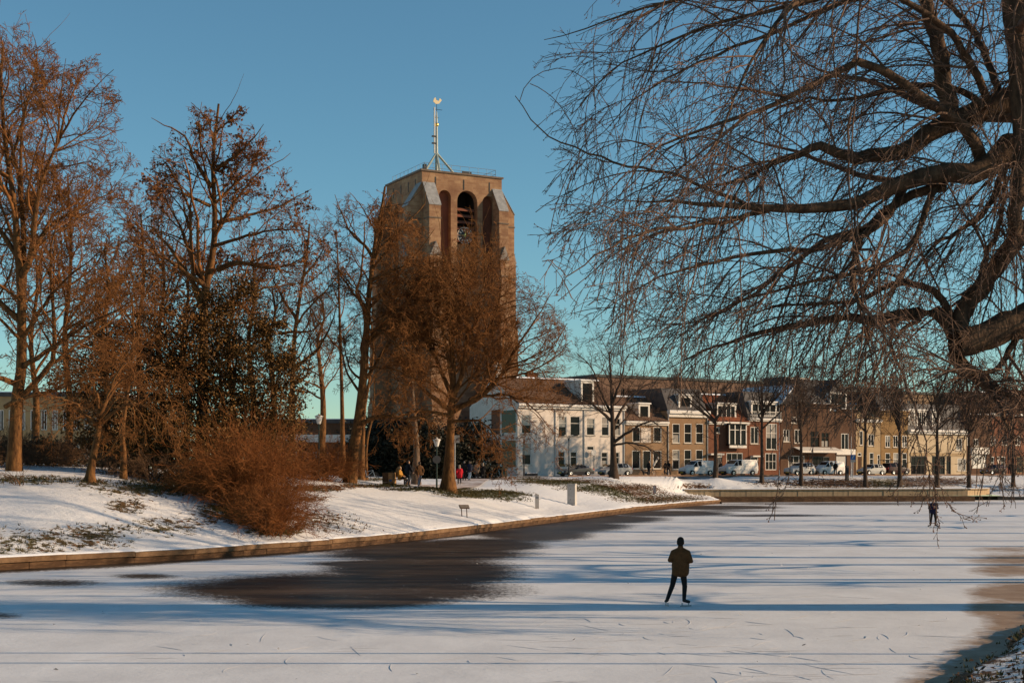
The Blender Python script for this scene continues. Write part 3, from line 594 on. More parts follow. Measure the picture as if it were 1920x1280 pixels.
# H4
h = House(1328, 1402.5, 'red brick house with an orange tiled roof, wide dormer and white bay window', M_red, 7.5, 9)
h.H = row_z(1340,791)-ROAD_Z
h.w(Z2,822,640,850,690,bars=''); h.w(Z2,905,848,1036,975,bars='g',sill=False); h.w(Z2,832,850,872,1010,name='door',m=M_dark)
h.done(); zr = row_z(1345,737)-ROAD_Z; gable_roof(h, zr, M_tilered); cornice(h, t=.3)
dormer(h, h.fx(Z2(845,0)[0]), h.fx(Z2(1002,0)[0]), h.H+.3, row_z(1365,757)-ROAD_Z, .45, bars='g')
r = h.rect(Z2,900,625,1034,778); b_ = MB().box(r[0],-.75,r[1]-.15,r[2],-.002,r[1]-.002).box(r[0]-.05,-.8,r[3],r[2]+.05,-.002,r[3]+.15).box(r[0]+.02,-.62,r[1],r[2]-.02,-.55,r[3]-.002).build('bay', M_glass, h.e)
bw_ = MB(); n = 3
for i in range(n+1): q = r[0]+(r[2]-r[0])*i/n; bw_.box(q-.07,-.72,r[1],q+.07,-.625,r[3]-.004)
bw_.box(r[0]+.08,-.72,r[1]+(r[3]-r[1])*.72,r[2]-.08,-.63,r[1]+(r[3]-r[1])*.72+.08).box(r[0]-.04,-.78,r[1]-.5,r[2]+.04,-.64,r[1]-.16).box(r[0]-.08,-.84,r[3]+.152,r[2]+.08,-.002,r[3]+.22).build('bay_frame', M_trim, b_)
r = h.rect(Z2,755,830,860,865); MB().box(r[0],-.7,r[1],r[2],-.002,r[1]+.2).build('canopy', M_trim, h.e)
# H5
h = House(1403.5, 1463, 'brick house with a long white roof dormer and tall white balcony windows', M_red, 8, 10)
h.H = row_z(1410,785)-ROAD_Z
h.w(Z2,1098,640,1162,776,bars='m'); h.w(Z2,1222,615,1310,822,bars='c'); h.w(Z2,1216,850,1306,985,bars='g',sill=False); h.w(Z2,1098,880,1160,1010,name='door',m=M_dark)
h.done(); cornice(h, t=.3); MB().prism([(.1,h.H+.08),(h.D-.1,h.H+.08),(h.D-1.6,h.H+3.6),(1.2,h.H+3.6)], 'x', .05, h.W-.05).build('mansard_roof', M_slate, h.e)
dormer(h, h.fx(Z2(1112,0)[0]), h.fx(Z2(1318,0)[0]), h.H+.3, row_z(1435,754)-ROAD_Z, .2, 3, bars='g')
mb = MB(); zb = h.H+.1
for i in range(16): mb.box(.1+i*(h.W-.3)/15,-.32,zb,.14+i*(h.W-.3)/15,-.28,zb+.8)
mb.box(.08,-.34,zb+.802,h.W-.1,-.26,zb+.87).build('balcony_rail', M_trim, h.e)
r = h.rect(Z2,1095,862,1180,880); MB().box(r[0],-.6,r[1],r[2],-.002,r[1]+.18).build('canopy', M_trim, h.e)
# H6 left: gabled narrow dark house
h = House(1464, 1513, 'narrow dark brick house with a pointed gable and small white attic window', M_brown, 9.4, 10)
for a in [(1360,660,1410,760),(1450,660,1510,770)]: h.w(Z2,*a,bars='m')
h.w(Z2,1425,560,1470,612,bars='c'); h.w(Z2,1400,870,1530,985,bars='g',sill=False)
h.H = 9.4; h.done(); gx = h.W
MB().prism([(-.2,9.4),(gx+.2,9.4),(gx/2,11.9)], 'y', -.25, 9.8).build('roof', M_slate, h.e); MB().prism([(-.24,9.42),(-.06,9.42),(gx/2,11.96),(gx/2,12.08)], 'y', -.3, 9.8).build('snow_cap', M_snow, h.e)
# H6 right: shop house with awning
h = House(1514, 1567, 'dark brick shop house with square windows above a long white awning', M_brown, 9.6, 10)
for a in [(78,640,150,765),(162,650,222,765)]: h.w(Z3,*a,bars='c',fm=M_brown)
h.w(Z3,30,840,70,950,bars='',fm=M_tilered,sill=False); h.w(Z3,95,835,225,970,bars='g',fm=M_dark,sill=False)
h.done(); cornice(h, m=M_brown, t=.5)
MB().prism([(.1,h.H+.08),(h.D-.1,h.H+.08),(h.D-1.6,h.H+3.4),(2.4,h.H+3.4)], 'x', .05, h.W-.05).build('mansard_roof', M_slate, h.e)
aw = h.fz(1540,848.5); MB().prism([(-.003,aw+.75),(-1.5,aw+.25),(-1.5,aw+.0),(-1.44,aw+.0),(-1.44,aw+.2),(-.003,aw+.66)], 'x', -2.5, h.W-.1).build('awning', M_trim, h.e)
# H6c: dark house with white gabled dormer and garage
h = House(1568, 1604, 'brown brick house with a white gabled dormer above a pale garage door', M_brown, 9.0, 10)
h.w(Z3,314,660,372,782,bars='m'); r = h.rect(Z3,272,830,358,960); h.holes.append(r)
h.done(); MB().box(r[0]+.02,.12,.0,r[2]-.02,.18,r[3]).build('garage_door', mat('pale_grey_panel', (.42,.41,.38), (.36,.35,.32), 2, .6), h.e)
MB().box(.0,-.12,r[3]+.15,h.W-.1,-.002,r[3]+.9).build('shop_board', M_trim, h.e)
cornice(h, m=M_brown, t=.4); MB().prism([(.1,h.H+.08),(h.D-.1,h.H+.08),(h.D/2,h.H+4.2)], 'x', .05, h.W-.05).build('roof', M_slate, h.e)
dormer(h, -1.2, 1.9, h.H-.3, h.H+2.3, -.05, 2.5, bars='m', flat=False)
# H7a, H7b ochre houses
h = House(1605, 1651, 'yellow ochre brick house with plain tan roof and narrow lower windows', M_yel, 7.6, 9)
h.w(Z3,455,640,480,750,bars=''); h.w(Z3,520,665,565,755,bars='m'); h.w(Z3,440,805,470,950,name='door',m=M_brown); h.w(Z3,530,805,562,905,bars='h'); h.w(Z3,590,820,612,900,bars='h')
h.done(); cornice(h, t=.3); gable_roof(h, h.H+2.3, M_yel, rows=7)
h = House(1652, 1702, 'golden brick house with pairs of tall white sash windows on both floors', M_ochre, 9.0, 9)
for x in (650,710,778): h.w(Z3,x,675,x+38,765,bars='m')
for x in (650,712,778): h.w(Z3,x,808,x+38,935,bars='t')
h.done(); cornice(h, m=M_ochre, t=.5); MB().prism([(.1,h.H+.08),(h.D-.1,h.H+.08),(h.D-1.6,h.H+2.6),(1.8,h.H+2.6)], 'x', .05, h.W-.05).build('mansard_roof', M_slate, h.e)
# H8 cream
h = House(1703, 1812, 'wide cream rendered house with large shop windows and white latticed dormers', M_cream, 8.6, 11)
h.H = row_z(1710,806)-ROAD_Z
for x0, x1 in ((845,962),(1005,1105),(1115,1150)): h.w(Z3,x0,832,x1,972,bars='g' if x1-x0 > 60 else '',fm=M_dark,sill=False)
h.w(Z3,1190,700,1235,790,bars='m'); h.w(Z3,1200,850,1265,945,bars='',pane=M_curtain)
h.done(); cornice(h, t=.5, d=.6); MB().prism([(.1,h.H+.08),(h.D-.1,h.H+.08),(h.D-1.6,h.H+3.8),(1.4,h.H+3.8)], 'x', .05, h.W-.05).build('mansard_roof', M_slate, h.e)
for x0, x1 in ((840,890),(902,975),(1020,1080)): dormer(h, h.fx(Z3(x0,0)[0]), h.fx(Z3(x1,0)[0]), h.H+.4, h.H+2.8, .3, 2, bars='g')
MB().box(.3,-.06,h.H-3.6,h.W-.3,-.002,h.H-3.2).build('shop_band', M_yel, h.e)
# H9 low white shop with lettering
h = House(1813, 1856, 'dark brick house with a white shop front and lettered window', M_brown, 8.8, 9)
r0 = h.rect(Z3,1308,818,1422,925); h.holes.append(r0); h.w(Z3,1320,700,1360,755,bars='m'); h.w(Z3,1240,690,1290,750,bars='m')
h.done(); cornice(h, m=M_brown, t=.3); MB().prism([(.1,h.H+.08),(h.D-.1,h.H+.08),(h.D/2,h.H+3.4)], 'x', .05, h.W-.05).build('roof', M_tile, h.e)
MB().box(r0[0]-.2,-.25,r0[3]+.05,r0[2]+.3,-.002,r0[3]+1.0).build('fascia', M_trim, h.e)
MB().quad((r0[0],.1,r0[1]),(r0[2],.1,r0[1]),(r0[2],.1,r0[3]),(r0[0],.1,r0[3])).build('lettered_window', mat('white_film', (.62,.60,.55), (.5,.5,.45), 1, .4), h.e)
def lettering(par, body, x, z, size, m, y=-.02, name='lettering', extr=.01, align='LEFT'):
    cu = bpy.data.curves.new(name, 'FONT'); cu.body = body; cu.size = size; cu.extrude = extr; cu.align_x = align; cu.materials.append(m)
    tmp = bpy.data.objects.new(name, cu); COL.objects.link(tmp); dg = bpy.context.evaluated_depsgraph_get(); me = bpy.data.meshes.new_from_object(tmp.evaluated_get(dg)); bpy.data.objects.remove(tmp)
    o = link(name, me, m, par); o.location = (x,y,z); o.rotation_euler = (R(90),0,0); return o
lettering(h.e, 'NU U', r0[0]+.25, r0[3]-1.35, 1.25, M_dark, .07)
# H10
h = House(1857, 1990, 'long brown brick house at the far right end of the row behind dark branches', M_red, 9.0, 10)
for x0, x1 in ((1440,1480),(1530,1565),(1650,1707)): h.w(Z3,x0,835,x1,960,bars='t',fm=M_trim if x0 != 1650 else M_yel,sill=False)
for x0 in (1450,1540,1640): h.w(Z3,x0,680,x0+40,750,bars='m')
h.w(Z3,1500,835,1522,960,name='door',m=M_white)
h.done(); cornice(h, t=.3); gable_roof(h, h.H+3.4, M_tile)
h = House(1991, 2140, 'tan brick end house past the right hand trees', M_tan, 8.6, 10); h.done(); gable_roof(h, h.H+3, M_tile)

# the long flats behind the row
def block(pxa, pxb, o, ztop, label, m, H0=0, rows=((11.0,12.6),), n=18, cat='flats', cap=True, depth=14, wm=None, name='apartment_block'):
    s0, s1 = row_s(pxa,-o), row_s(pxb,-o); A = RO-RN*o+RU*s0; W = s1-s0; H = ztop-ROAD_Z
    e = empty(name, (A[0],A[1],ROAD_Z), RA, label, cat); holes = []
    for z0, z1 in rows:
        for i in range(n):
            a = (i+.28)*W/n; holes.append((a, z0, a+W/n*(.34 if i%3 else .42), z1))
    mb = wall_holes(W, H, holes, .25); mb.quad((0,0,0),(0,depth,0),(0,depth,H),(0,0,H)).quad((W,depth,0),(W,0,0),(W,0,H),(W,depth,H)).quad((W,depth,0),(0,depth,0),(0,depth,H),(W,depth,H)).quad((0,0,H),(W,0,H),(W,depth,H),(0,depth,H))
    mb.build('wall', m, e)
    for i, q in enumerate(holes): window(e, *q, y=.16, fm=M_dark if i%4 else M_trim, bars='m', sill=False, pane=M_glass if i%5 else M_curtain)
    if cap: MB().box(-.15,-.2,H+.002,W+.15,depth+.1,H+.35).build('roof_edge', mat('dark_green_flashing', (.03,.045,.045), None, rough=.6), e)
    return e, W, H
M_clad = mat('brown_cladding', (.17,.10,.065), (.13,.075,.05), .4, .8, .2, stretch=(1,1,12))
M_clad2 = mat('tan_cladding', (.25,.165,.10), (.19,.12,.07), .4, .85, .2)
e, W, H = block(1118, 1490, 25, 16.85, 'long brown apartment block with flat roof behind the left part of the row', M_clad, n=20, rows=((8.6,10.4),(11.3,12.4)))
e2, W2, H2 = block(1491, 1805, 25, 16.2, 'tan apartment block with rows of small dark windows behind the right part of the row', M_clad2, n=22, rows=((8.0,9.4),(10.6,12.2)))
xx = lambda px: row_s(px,-25)-row_s(1491,-25)
MB().box(xx(1503),3,H2+.352,xx(1545),9,H2+2.1).build('roof_plant_room', M_white, e2); MB().box(xx(1497),3.2,H2+.352,xx(1503)-.01,8,H2+2.2).build('dark_vent', M_slate, e2)
e3, W3, H3 = block(1612, 1690, 45, 18.3, 'mauve grey roof block standing above the tan apartments', mat('mauve_cladding', (.24,.16,.18), (.18,.12,.12), .5, .8), n=5, rows=((9,10.5),), depth=10)
e4, W4, H4 = block(1806, 2000, 25, 13.6, 'lower brown apartment wing at the right end behind the row', M_clad, n=12, rows=((8.6,9.8),))
e5, W5, H5 = block(1042, 1117, 34, 16.0, 'building with a teal green roof behind the white corner house', M_brown, n=4, rows=((9,10.5),), cap=False, depth=10)
MB().prism([(-.2,H5+.002),(10.2,H5+.002),(5,H5+1.6)], 'x', -.2, W5+.2).build('roof', mat('verdigris_roof', (.035,.13,.115), (.05,.10,.10), 1, .5), e5)

# buildings on the left behind the park
def far_box(px0, px1, d, ztop, z0, depth, label, m, nwin, rows, rz=0, cat='building', bands=()):
    X0, X1 = (px0-960)/F*d, (px1-960)/F*d; e = empty('park_building', (X0,d,z0), rz, label, cat); W, H = X1-X0, ztop-z0; holes = []
    for a, b in rows:
        for i in range(nwin): q = (i+.2)*W/nwin; holes.append((q, a, q+W/nwin*.55, b))
    mb = wall_holes(W, H, holes, .2); mb.quad((0,0,0),(0,depth,0),(0,depth,H),(0,0,H)).quad((W,depth,0),(W,0,0),(W,0,H),(W,depth,H)).quad((W,depth,0),(0,depth,0),(0,depth,H),(W,depth,H)).quad((0,0,H),(W,0,H),(W,depth,H),(0,depth,H))
    mb.build('wall', m, e)
    for i, q in enumerate(holes): window(e, *q, y=.14, bars='m', sill=False, pane=M_curtain if i%3 == 0 else M_glass, fm=M_trim)
    for a, b in bands: MB().box(-.1,-.14,a,W+.1,-.003,b).build('band', M_trim, e)
    MB().box(-.25,-.3,H+.003,W+.25,depth+.2,H+.4).build('roof', M_slate, e); MB().box(-.2,-.25,H+.403,W+.2,depth,H+.48).build('snow_cap', M_snow, e)
    return e
far_box(-90, 215, 140, 10.9, 3.6, 12, 'pale yellow building with strip windows behind the far left trees', mat('yellow_panel', (.36,.25,.12), (.28,.19,.10), .8, .85), 15, ((1.0,2.6),(4.0,6.0)))
far_box(480, 665, 150, 8.6, 3.0, 10, 'low dark building with a white roof band seen between the tree trunks', M_brown, 9, ((.8,2.6),), bands=((3.6,4.4),))

# ------------------------------------------------------------------ the leaning brick tower
TA = R(28); TL = 11.4; TX, TY = -11.4, 180.0; TZ0 = 2.9; TH = 41.5-TZ0
M_tower = brick_mat('tower_brick', (.36,.225,.125), (.25,.14,.078), (.36,.27,.18), bw=.9, bh=.3, patch=(.15,.072,.042))
M_tred = mat('red_niche_plaster', (.20,.065,.035), (.13,.05,.03), .8, .9)
M_lead = mat('weathered_zinc', (.30,.30,.30), (.19,.19,.19), 1.6, .7, .2)
tw = empty('church_tower', (TX,TY,TZ0), TA, 'massive unfinished brown brick church tower with stepped buttresses and a roof mast', 'tower')
def arch_front(mb, x0, x1, zb, zs, depth, n=12):
    """spandrels and reveal of a round arched niche; its apex touches the top of the rectangular hole"""
    r_ = (x1-x0)/2; xc = (x0+x1)/2; pts = [(xc-r_*math.cos(math.pi*i/n), zs+r_*math.sin(math.pi*i/n)) for i in range(n+1)]; zt = zs+r_
    for (a,b),(c,d) in zip(pts, pts[1:]): mb.quad((a,0,b),(c,0,d),(c,0,zt),(a,0,zt)); mb.quad((a,0,b),(a,depth,b),(c,depth,d),(c,0,d))
    mb.quad((x0,0,zb),(x0,depth,zb),(x0,depth,zs),(x0,0,zs)).quad((x1,depth,zb),(x1,0,zb),(x1,0,zs),(x1,depth,zs)).quad((x0,depth,zb),(x0,0,zb),(x1,0,zb),(x1,depth,zb)); return pts
def tface(niches, L):
    xs_ = sorted({0,L}|{q[0] for q in niches}|{q[1] for q in niches}); zs = sorted({0,TH}|{q[2] for q in niches}|{q[3]+(q[1]-q[0])/2 for q in niches}); mb = MB()
    for a, b in zip(xs_, xs_[1:]):
        for c, d in zip(zs, zs[1:]):
            if any(q[0] < (a+b)/2 < q[1] and q[2] < (c+d)/2 < q[3]+(q[1]-q[0])/2 for q in niches): continue
            mb.quad((a,0,c),(b,0,c),(b,0,d),(a,0,d))
    for q in niches: arch_front(mb, *q[:4], q[4])
    return mb
N3 = [(2.35,4.05,24.2,35.6,.75),(4.95,7.85,24.2,35.2,1.0),(8.6,10.3,24.2,35.4,.75),(4.3,8.2,9,20,1.0)]
f = tface(N3, TL); fl = tface([(2.4,4.0,24.2,34.6,.75),(4.9,7.0,24.2,34.4,.75),(8,9.6,24.2,34.6,.75)], TL)
fl.v = [(y, TL-x, z) for x,y,z in fl.v]          # left face, seen from the left
f.v += []; allb = MB(); allb.add(f.v, f.f); allb.add(fl.v, fl.f); allb.quad((TL,0,0),(TL,TL,0),(TL,TL,TH),(TL,0,TH)).quad((TL,TL,0),(0,TL,0),(0,TL,TH),(TL,TL,TH)).quad((0,0,TH),(TL,0,TH),(TL,TL,TH),(0,TL,TH))
allb.build('wall', M_tower, tw)
nb = MB()
for x0, x1, zb, zs, dp in (N3[0],N3[2]): nb.quad((x0-.1,dp-.01,zb),(x1+.1,dp-.01,zb),(x1+.1,dp-.01,zs+1),(x0-.1,dp-.01,zs+1))
nb.build('niche_back', M_tred, tw)
nb = MB(); x0, x1, zb, zs, dp = N3[1]; nb.quad((x0-.1,dp-.01,zb),(x1+.1,dp-.01,zb),(x1+.1,dp-.01,29.9),(x0-.1,dp-.01,29.9)); nb.quad((4.2,.98,9),(8.3,.98,9),(8.3,.98,22.2),(4.2,.98,22.2)); nb.build('blind_panel', M_tower, tw)
nb = MB().quad((x0,dp+2.6,29.8),(x1,dp+2.6,29.8),(x1,dp+2.6,37),(x0,dp+2.6,37)).quad((x0-.02,dp-.02,29.9),(x1+.02,dp-.02,29.9),(x1+.02,dp+2.6,29.9),(x0-.02,dp+2.6,29.9)).quad((x0-.02,dp-.03,29.9),(x0-.02,dp+2.6,29.9),(x0-.02,dp+2.6,37),(x0-.02,dp-.03,37)).quad((x1+.02,dp-.03,29.9),(x1+.02,dp+2.6,29.9),(x1+.02,dp+2.6,37),(x1+.02,dp-.03,37)); nb.build('bell_chamber', mat('painted_dark_interior', (.02,.016,.014), None, rough=1), tw)  # darkness of the chamber is put into its near black lining
lv = MB()
for i in range(6): z = 30.1+i*.8; lv.prism([(.55,z),(.95,z+.35),(.95,z+.42),(.55,z+.07)], 'x', x0+.05, x1-.05)
lv.build('sound_louvre', M_tred, tw)
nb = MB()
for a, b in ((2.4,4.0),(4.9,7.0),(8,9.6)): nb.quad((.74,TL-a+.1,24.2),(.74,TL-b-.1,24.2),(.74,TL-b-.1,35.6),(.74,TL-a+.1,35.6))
nb.build('niche_back', mat('painted_shade_louvre', (.05,.03,.022), None, rough=.9), tw)  # shade of the left face niches is put into this dark colour
# clock
cz = EYE+(HOR-443)/F*184-TZ0; cx = 6.35
ck = MB().lathe([(.02,-.0),(1.0,-.0),(1.0,.12),(.02,.12)], (cx,.62,cz), 32, 'y').build('clock', M_dark, tw)
MB().lathe([(1.02,-.03),(1.09,-.03),(1.09,.0),(1.02,.0),(1.02,-.03)], (cx,.60,cz), 32, 'y', False).build('clock_ring', M_white, ck)
nm = MB()
for i in range(12):
    a = math.pi*2*i/12; ca, sa = math.cos(a), math.sin(a); q = lambda r_, t_: (cx+ca*r_-sa*t_, .595, cz+sa*r_+ca*t_); nm.quad(q(.58,-.07),q(.92,-.10),q(.92,.10),q(.58,.07))
nm.build('clock_numerals', M_white, ck); hd = MB()
for a, l, w in ((R(180),.85,.05),(R(75),.58,.07)):
    ca, sa = math.cos(a), math.sin(a); q = lambda r_, t_: (cx+ca*r_-sa*t_, .575, cz+sa*r_+ca*t_); hd.quad(q(-.15,-w*1.4),q(l,-w*.8),q(l,w*.8),q(-.15,w*1.4))
hd.build('clock_hands', M_gold, ck)
# buttresses: profile given as outward distance against height, stepped with sloping weatherings
BP = [(0,0),(2.75,0),(2.75,9),(2.45,10.0),(2.45,19),(2.15,20.0),(2.15,27.6),(1.9,28.4),(1.9,34.1),(0,37.1)]
def buttress(face, a0, a1):
    mb = MB(); poly = BP[1:] if False else BP
    pl = [(-y, z) for y, z in poly]
    mb.prism(pl, 'x', a0, a1)          # projects to -y
    sl = MB(); sl.prism([(-1.96,34.08),(-1.96,34.2),(.0,37.24),(.0,37.12)], 'x', a0-.05, a1+.05)
    g = MB().prism([(a0-.03,27.75),(a1+.03,27.75),((a0+a1)/2,29.5)], 'y', -2.25, -1.85)
    bd = MB().box(a0-.06,-1.99,32.4,a1+.06,-.0,32.55).box(a0-.06,-2.25,25.6,a1+.06,-.0,25.75)
    tr = {'front': lambda x,y,z: (x,y,z), 'left': lambda x,y,z: (y, TL-x, z), 'right': lambda x,y,z: (TL-y, x, z)}[face]
    for q in (mb, sl, g, bd): q.v = [tr(*v) for v in q.v]
    b = mb.build('buttress', M_tower, tw); sl.build('weathering', M_lead, b); g.build('gablet', mat('lead_stone', (.17,.14,.12), (.24,.21,.18), 2, .85), b); bd.build('string_course', mat('dark_stone', (.10,.07,.05), (.16,.12,.09), 2), b)
buttress('front', .15, 1.75); buttress('front', TL-1.35, TL-.05)
buttress('left', TL-1.75, TL-.15); buttress('left', .1, 1.6); buttress('right', .1, 1.6); buttress('right', TL-1.6, TL-.1)
for a in (1.9,5.9,9.6): MB().box(a-.06,-.05,TH-1.9,a+.06,-.003,TH-.6).build('dark_slit_tie', M_dark, tw)  # thin dark boxes stand for the darkness of narrow slits with iron ties
for a in (2.,4.2,6.6,9): MB().box(-.05,a-.06,TH-2.0,-.003,a+.06,TH-.7).build('dark_slit_tie', M_dark, tw)
MB().box(-.18,-.18,TH+.003,TL+.18,.25,TH+.22).box(-.18,.25,TH+.003,.25,TL+.18,TH+.22).box(TL-.25,.25,TH+.003,TL+.18,TL+.18,TH+.22).box(.25,TL-.25,TH+.003,TL-.25,TL+.18,TH+.22).build('parapet', MATS['dark_stone'], tw)
rl = MB()
for i in range(9):
    for p0 in ((.6+i*(TL-1.2)/8,.6),(.6,.6+i*(TL-1.2)/8),(TL-.6,.6+i*(TL-1.2)/8)):
        rl.tube([(*p0,TH),(*p0,TH+1.25)], .03, 4)
for z in (.65,1.22):
    rl.tube([(.6,TL-.6,TH+z),(.6,.6,TH+z)], .025, 4); rl.tube([(.6,.6,TH+z),(TL-.6,.6,TH+z)], .025, 4); rl.tube([(TL-.6,.6,TH+z),(TL-.6,TL-.6,TH+z)], .025, 4)
rl.build('roof_railing', M_steel, tw)
MB().box(2.2,4.2,TH,2.6,4.7,TH+1.9).build('roof_hatch', M_dark, tw); MB().box(8.2,5.2,TH,9.6,5.3,TH+1.7).build('roof_screen', M_dark, tw)
mx_, my_ = TL*.5-1.0, TL*.5
# mast apex found from the photograph
def mz(py): return EYE+(HOR-py)/F*(TY+6)-TZ0
ms = MB().tube([(mx_,my_,TH),(mx_,my_,mz(283)),(mx_,my_,mz(222)),(mx_,my_,mz(205))], [.25,.20,.14,.06], 8).build('mast', mat('green_grey_mast', (.33,.38,.34), (.2,.24,.22), 2, .5, .4), tw)
for dx, dy in ((-3.0,-1.6),(3.5,-.6),(-.6,-2.6),(1.2,2.4)): MB().tube([(mx_+dx,my_+dy,TH),(mx_,my_,mz(283))], .15, 6).build('mast_leg', MATS['green_grey_mast'], ms)
MB().tube([(mx_-.42,my_-.2,mz(285)),(mx_-.42,my_-.2,mz(198))], .10, 6).build('antenna_pole', M_trim, ms)
MB().lathe([(.0,-.3),(.22,-.2),(.3,0),(.22,.2),(.0,.3)], (mx_,my_,mz(230)), 12).build('golden_ball', M_gold, ms, True)
vn = MB().tube([(mx_,my_,mz(214)),(mx_,my_,mz(182))], .035, 5).tube([(mx_-.5,my_,mz(201)),(mx_+.8,my_,mz(201))], .03, 4)
for q in (-.25,0,.25): vn.tube([(mx_+q,my_,mz(217)),(mx_-q*.5,my_,mz(213))], .05, 4)
vn.build('vane_rod', M_dark, ms)
MB().prism([(-.5,-.05),(-.1,-.35),(.35,-.25),(.75,.25),(.45,.5),(.3,.1),(-.05,.2),(-.2,.55),(-.4,.3)], 'y', -.03, .03).build('weathervane', mat('pale_gilt', (.55,.45,.28), None, rough=.5, metal=.3), ms).location = (mx_,my_,mz(186))
for k, zz in enumerate((mz(253),mz(266))): MB().box(mx_-.75,my_-.35,zz-.08,mx_-.2,my_-.05,zz+.08).build('antenna_box', M_dark, ms)
# ------------------------------------------------------------------ trees
TR = np.random.default_rng(17)
def tubes_mesh(name, groups, m=None):
    """groups: list of (P (N,k,3), R (N,k), sides) joined into one mesh"""
    Vs = []; Fs = []; base = 0
    for P, Rr, n in groups:
        if not len(P): continue
        N_, K_ = Rr.shape; T = np.gradient(P, axis=1); T /= np.linalg.norm(T, axis=2, keepdims=True)+1e-9
        ref = np.where(np.abs(T[:,:1,2:3]) < .9, np.array((0,0,1.)), np.array((1.,0,0))); ref = np.repeat(ref, K_, 1)
        A = np.cross(T, ref); A /= np.linalg.norm(A, axis=2, keepdims=True)+1e-9; B = np.cross(T, A)
        w = 2*np.pi*np.arange(n)/n
        V = P[:,:,None,:]+Rr[:,:,None,None]*(A[:,:,None,:]*np.cos(w)[None,None,:,None]+B[:,:,None,:]*np.sin(w)[None,None,:,None])
        I = base+np.arange(N_*K_*n).reshape(N_,K_,n); J = np.roll(I, -1, 2)
        Fs.append(np.stack((I[:,:-1], J[:,:-1], J[:,1:], I[:,1:]), -1).reshape(-1,4)); Vs.append(V.reshape(-1,3)); base += V.size//3
    return np_mesh(name, np.concatenate(Vs), Fs, True)
def resample(pts, k):
    pts = np.asarray(pts, float)
    if len(pts) == 2: return pts[0]+(pts[1]-pts[0])*np.linspace(0,1,k)[:,None]
    q = np.concatenate((2*pts[:1]-pts[1:2], pts, 2*pts[-1:]-pts[-2:-1])); L = np.concatenate(([0], np.cumsum(np.linalg.norm(np.diff(pts, axis=0), axis=1)))); out = []
    for s in np.linspace(0, L[-1]*.99999, k):
        i = int(np.searchsorted(L, s, 'right')-1); t = (s-L[i])/(L[i+1]-L[i]); a,b,c,d = q[i:i+4]
        out.append(.5*((2*b)+(c-a)*t+(2*a-5*b+4*c-d)*t*t+(3*b-a-3*c+d)*t**3))
    return np.array(out)
def traced(spec, K=14, wob=.0, rg=TR):
    """spec: list of (pixel polyline, d0, d1, width px at start, at end) -> P, R in world units"""
    P = []; Rr = []
    for pl, d0, d1, w0, w1 in spec:
        L = np.concatenate(([0], np.cumsum([math.dist(a,b) for a, b in zip(pl, pl[1:])]))); L /= L[-1]
        p_ = resample([Wp(x, y, d0+(d1-d0)*l) for (x, y), l in zip(pl, L)], K)
        if wob: p_[1:] += rg.normal(0, wob, (K-1,3))
        P.append(p_); dd = np.linspace(d0, d1, K); Rr.append(np.linspace(w0**.8, w1**.8, K)**1.25/2/F*dd)
    return np.array(P), np.array(Rr)
def grow(P, Rr, n, L=.45, ang=(35,65), k=5, t=(.2,1.), trop=(0,0,0), wig=.14, jit=.35, taper=.45, rr=.62, rl=None, tip=.3, rel=True, rg=TR, flat=None, keep=None):
    """n side branches on every branch of the last level"""
    N_, K_, _ = P.shape
    if N_ == 0: return np.zeros((0,k,3)), np.zeros((0,k))
    tt = t[0]+(t[1]-t[0])*((np.arange(n)[None,:]+rg.random((N_,n)))/n); tt = np.clip(tt, 0, .999); x = tt*(K_-1); i0 = np.minimum(x.astype(int), K_-2); f = x-i0; r_ = np.arange(N_)[:,None]
    p0 = P[r_,i0]*(1-f[...,None])+P[r_,i0+1]*f[...,None]; tg = P[r_,i0+1]-P[r_,i0]; tg /= np.linalg.norm(tg, axis=2, keepdims=True)+1e-9; pr = Rr[r_,i0]*(1-f)+Rr[r_,i0+1]*f
    pl = np.linalg.norm(np.diff(P, axis=1), axis=2).sum(1)
    Lc = (pl[:,None]*L if rel else np.full((N_,1), L))*(1-taper*tt)*(1+jit*(2*rg.random((N_,n))-1))
    rv = rg.normal(size=(N_,n,3))
    if flat is not None: rv *= np.array(flat)
    pp = rv-(rv*tg).sum(2, keepdims=True)*tg; pp /= np.linalg.norm(pp, axis=2, keepdims=True)+1e-9
    a = np.radians(rg.uniform(ang[0], ang[1], (N_,n)))[...,None]; d = np.cos(a)*tg+np.sin(a)*pp
    p0 = p0.reshape(-1,3); d = d.reshape(-1,3); Lc = Lc.reshape(-1); pr = pr.reshape(-1); M_ = len(p0); Q = np.empty((M_,k,3)); Q[:,0] = p0; st = Lc/(k-1); tr = np.array(trop, float)
    for j in range(1, k):
        d = d+wig*rg.normal(size=(M_,3))+tr*(j/k+.3); d /= np.linalg.norm(d, axis=1, keepdims=True)+1e-9; Q[:,j] = Q[:,j-1]+d*st[:,None]
    r0 = pr*rr
    if rl is not None: r0 = np.minimum(r0, Lc*rl)
    RR = r0[:,None]*np.linspace(1, tip, k)[None,:]
    if keep is not None: s = keep(Q); Q, RR = Q[s], RR[s]
    return Q, RR
def floor_r(RR, r): return np.maximum(RR, r)
def bark(name, c1, c2, scale=5, bump=.6): return mat(name, c1, c2, scale, .9, .15, bump=bump, bscale=14, stretch=(1,1,.35))
M_bark1 = bark('orange_brown_bark', (.050,.023,.010), (.200,.092,.030))
M_bark2 = bark('grey_brown_bark', (.075,.048,.032), (.19,.125,.08))
M_bark3 = bark('beech_bark', (.045,.028,.018), (.13,.078,.046))
M_bark4 = bark('dark_bark', (.040,.027,.019), (.085,.055,.038))
M_twig1 = mat('orange_twig', (.100,.038,.011), (.25,.106,.032), 1.5, .85, .15)
M_twig2 = mat('pinkish_twig', (.19,.115,.075), (.13,.07,.04), 1.5, .85, .15)
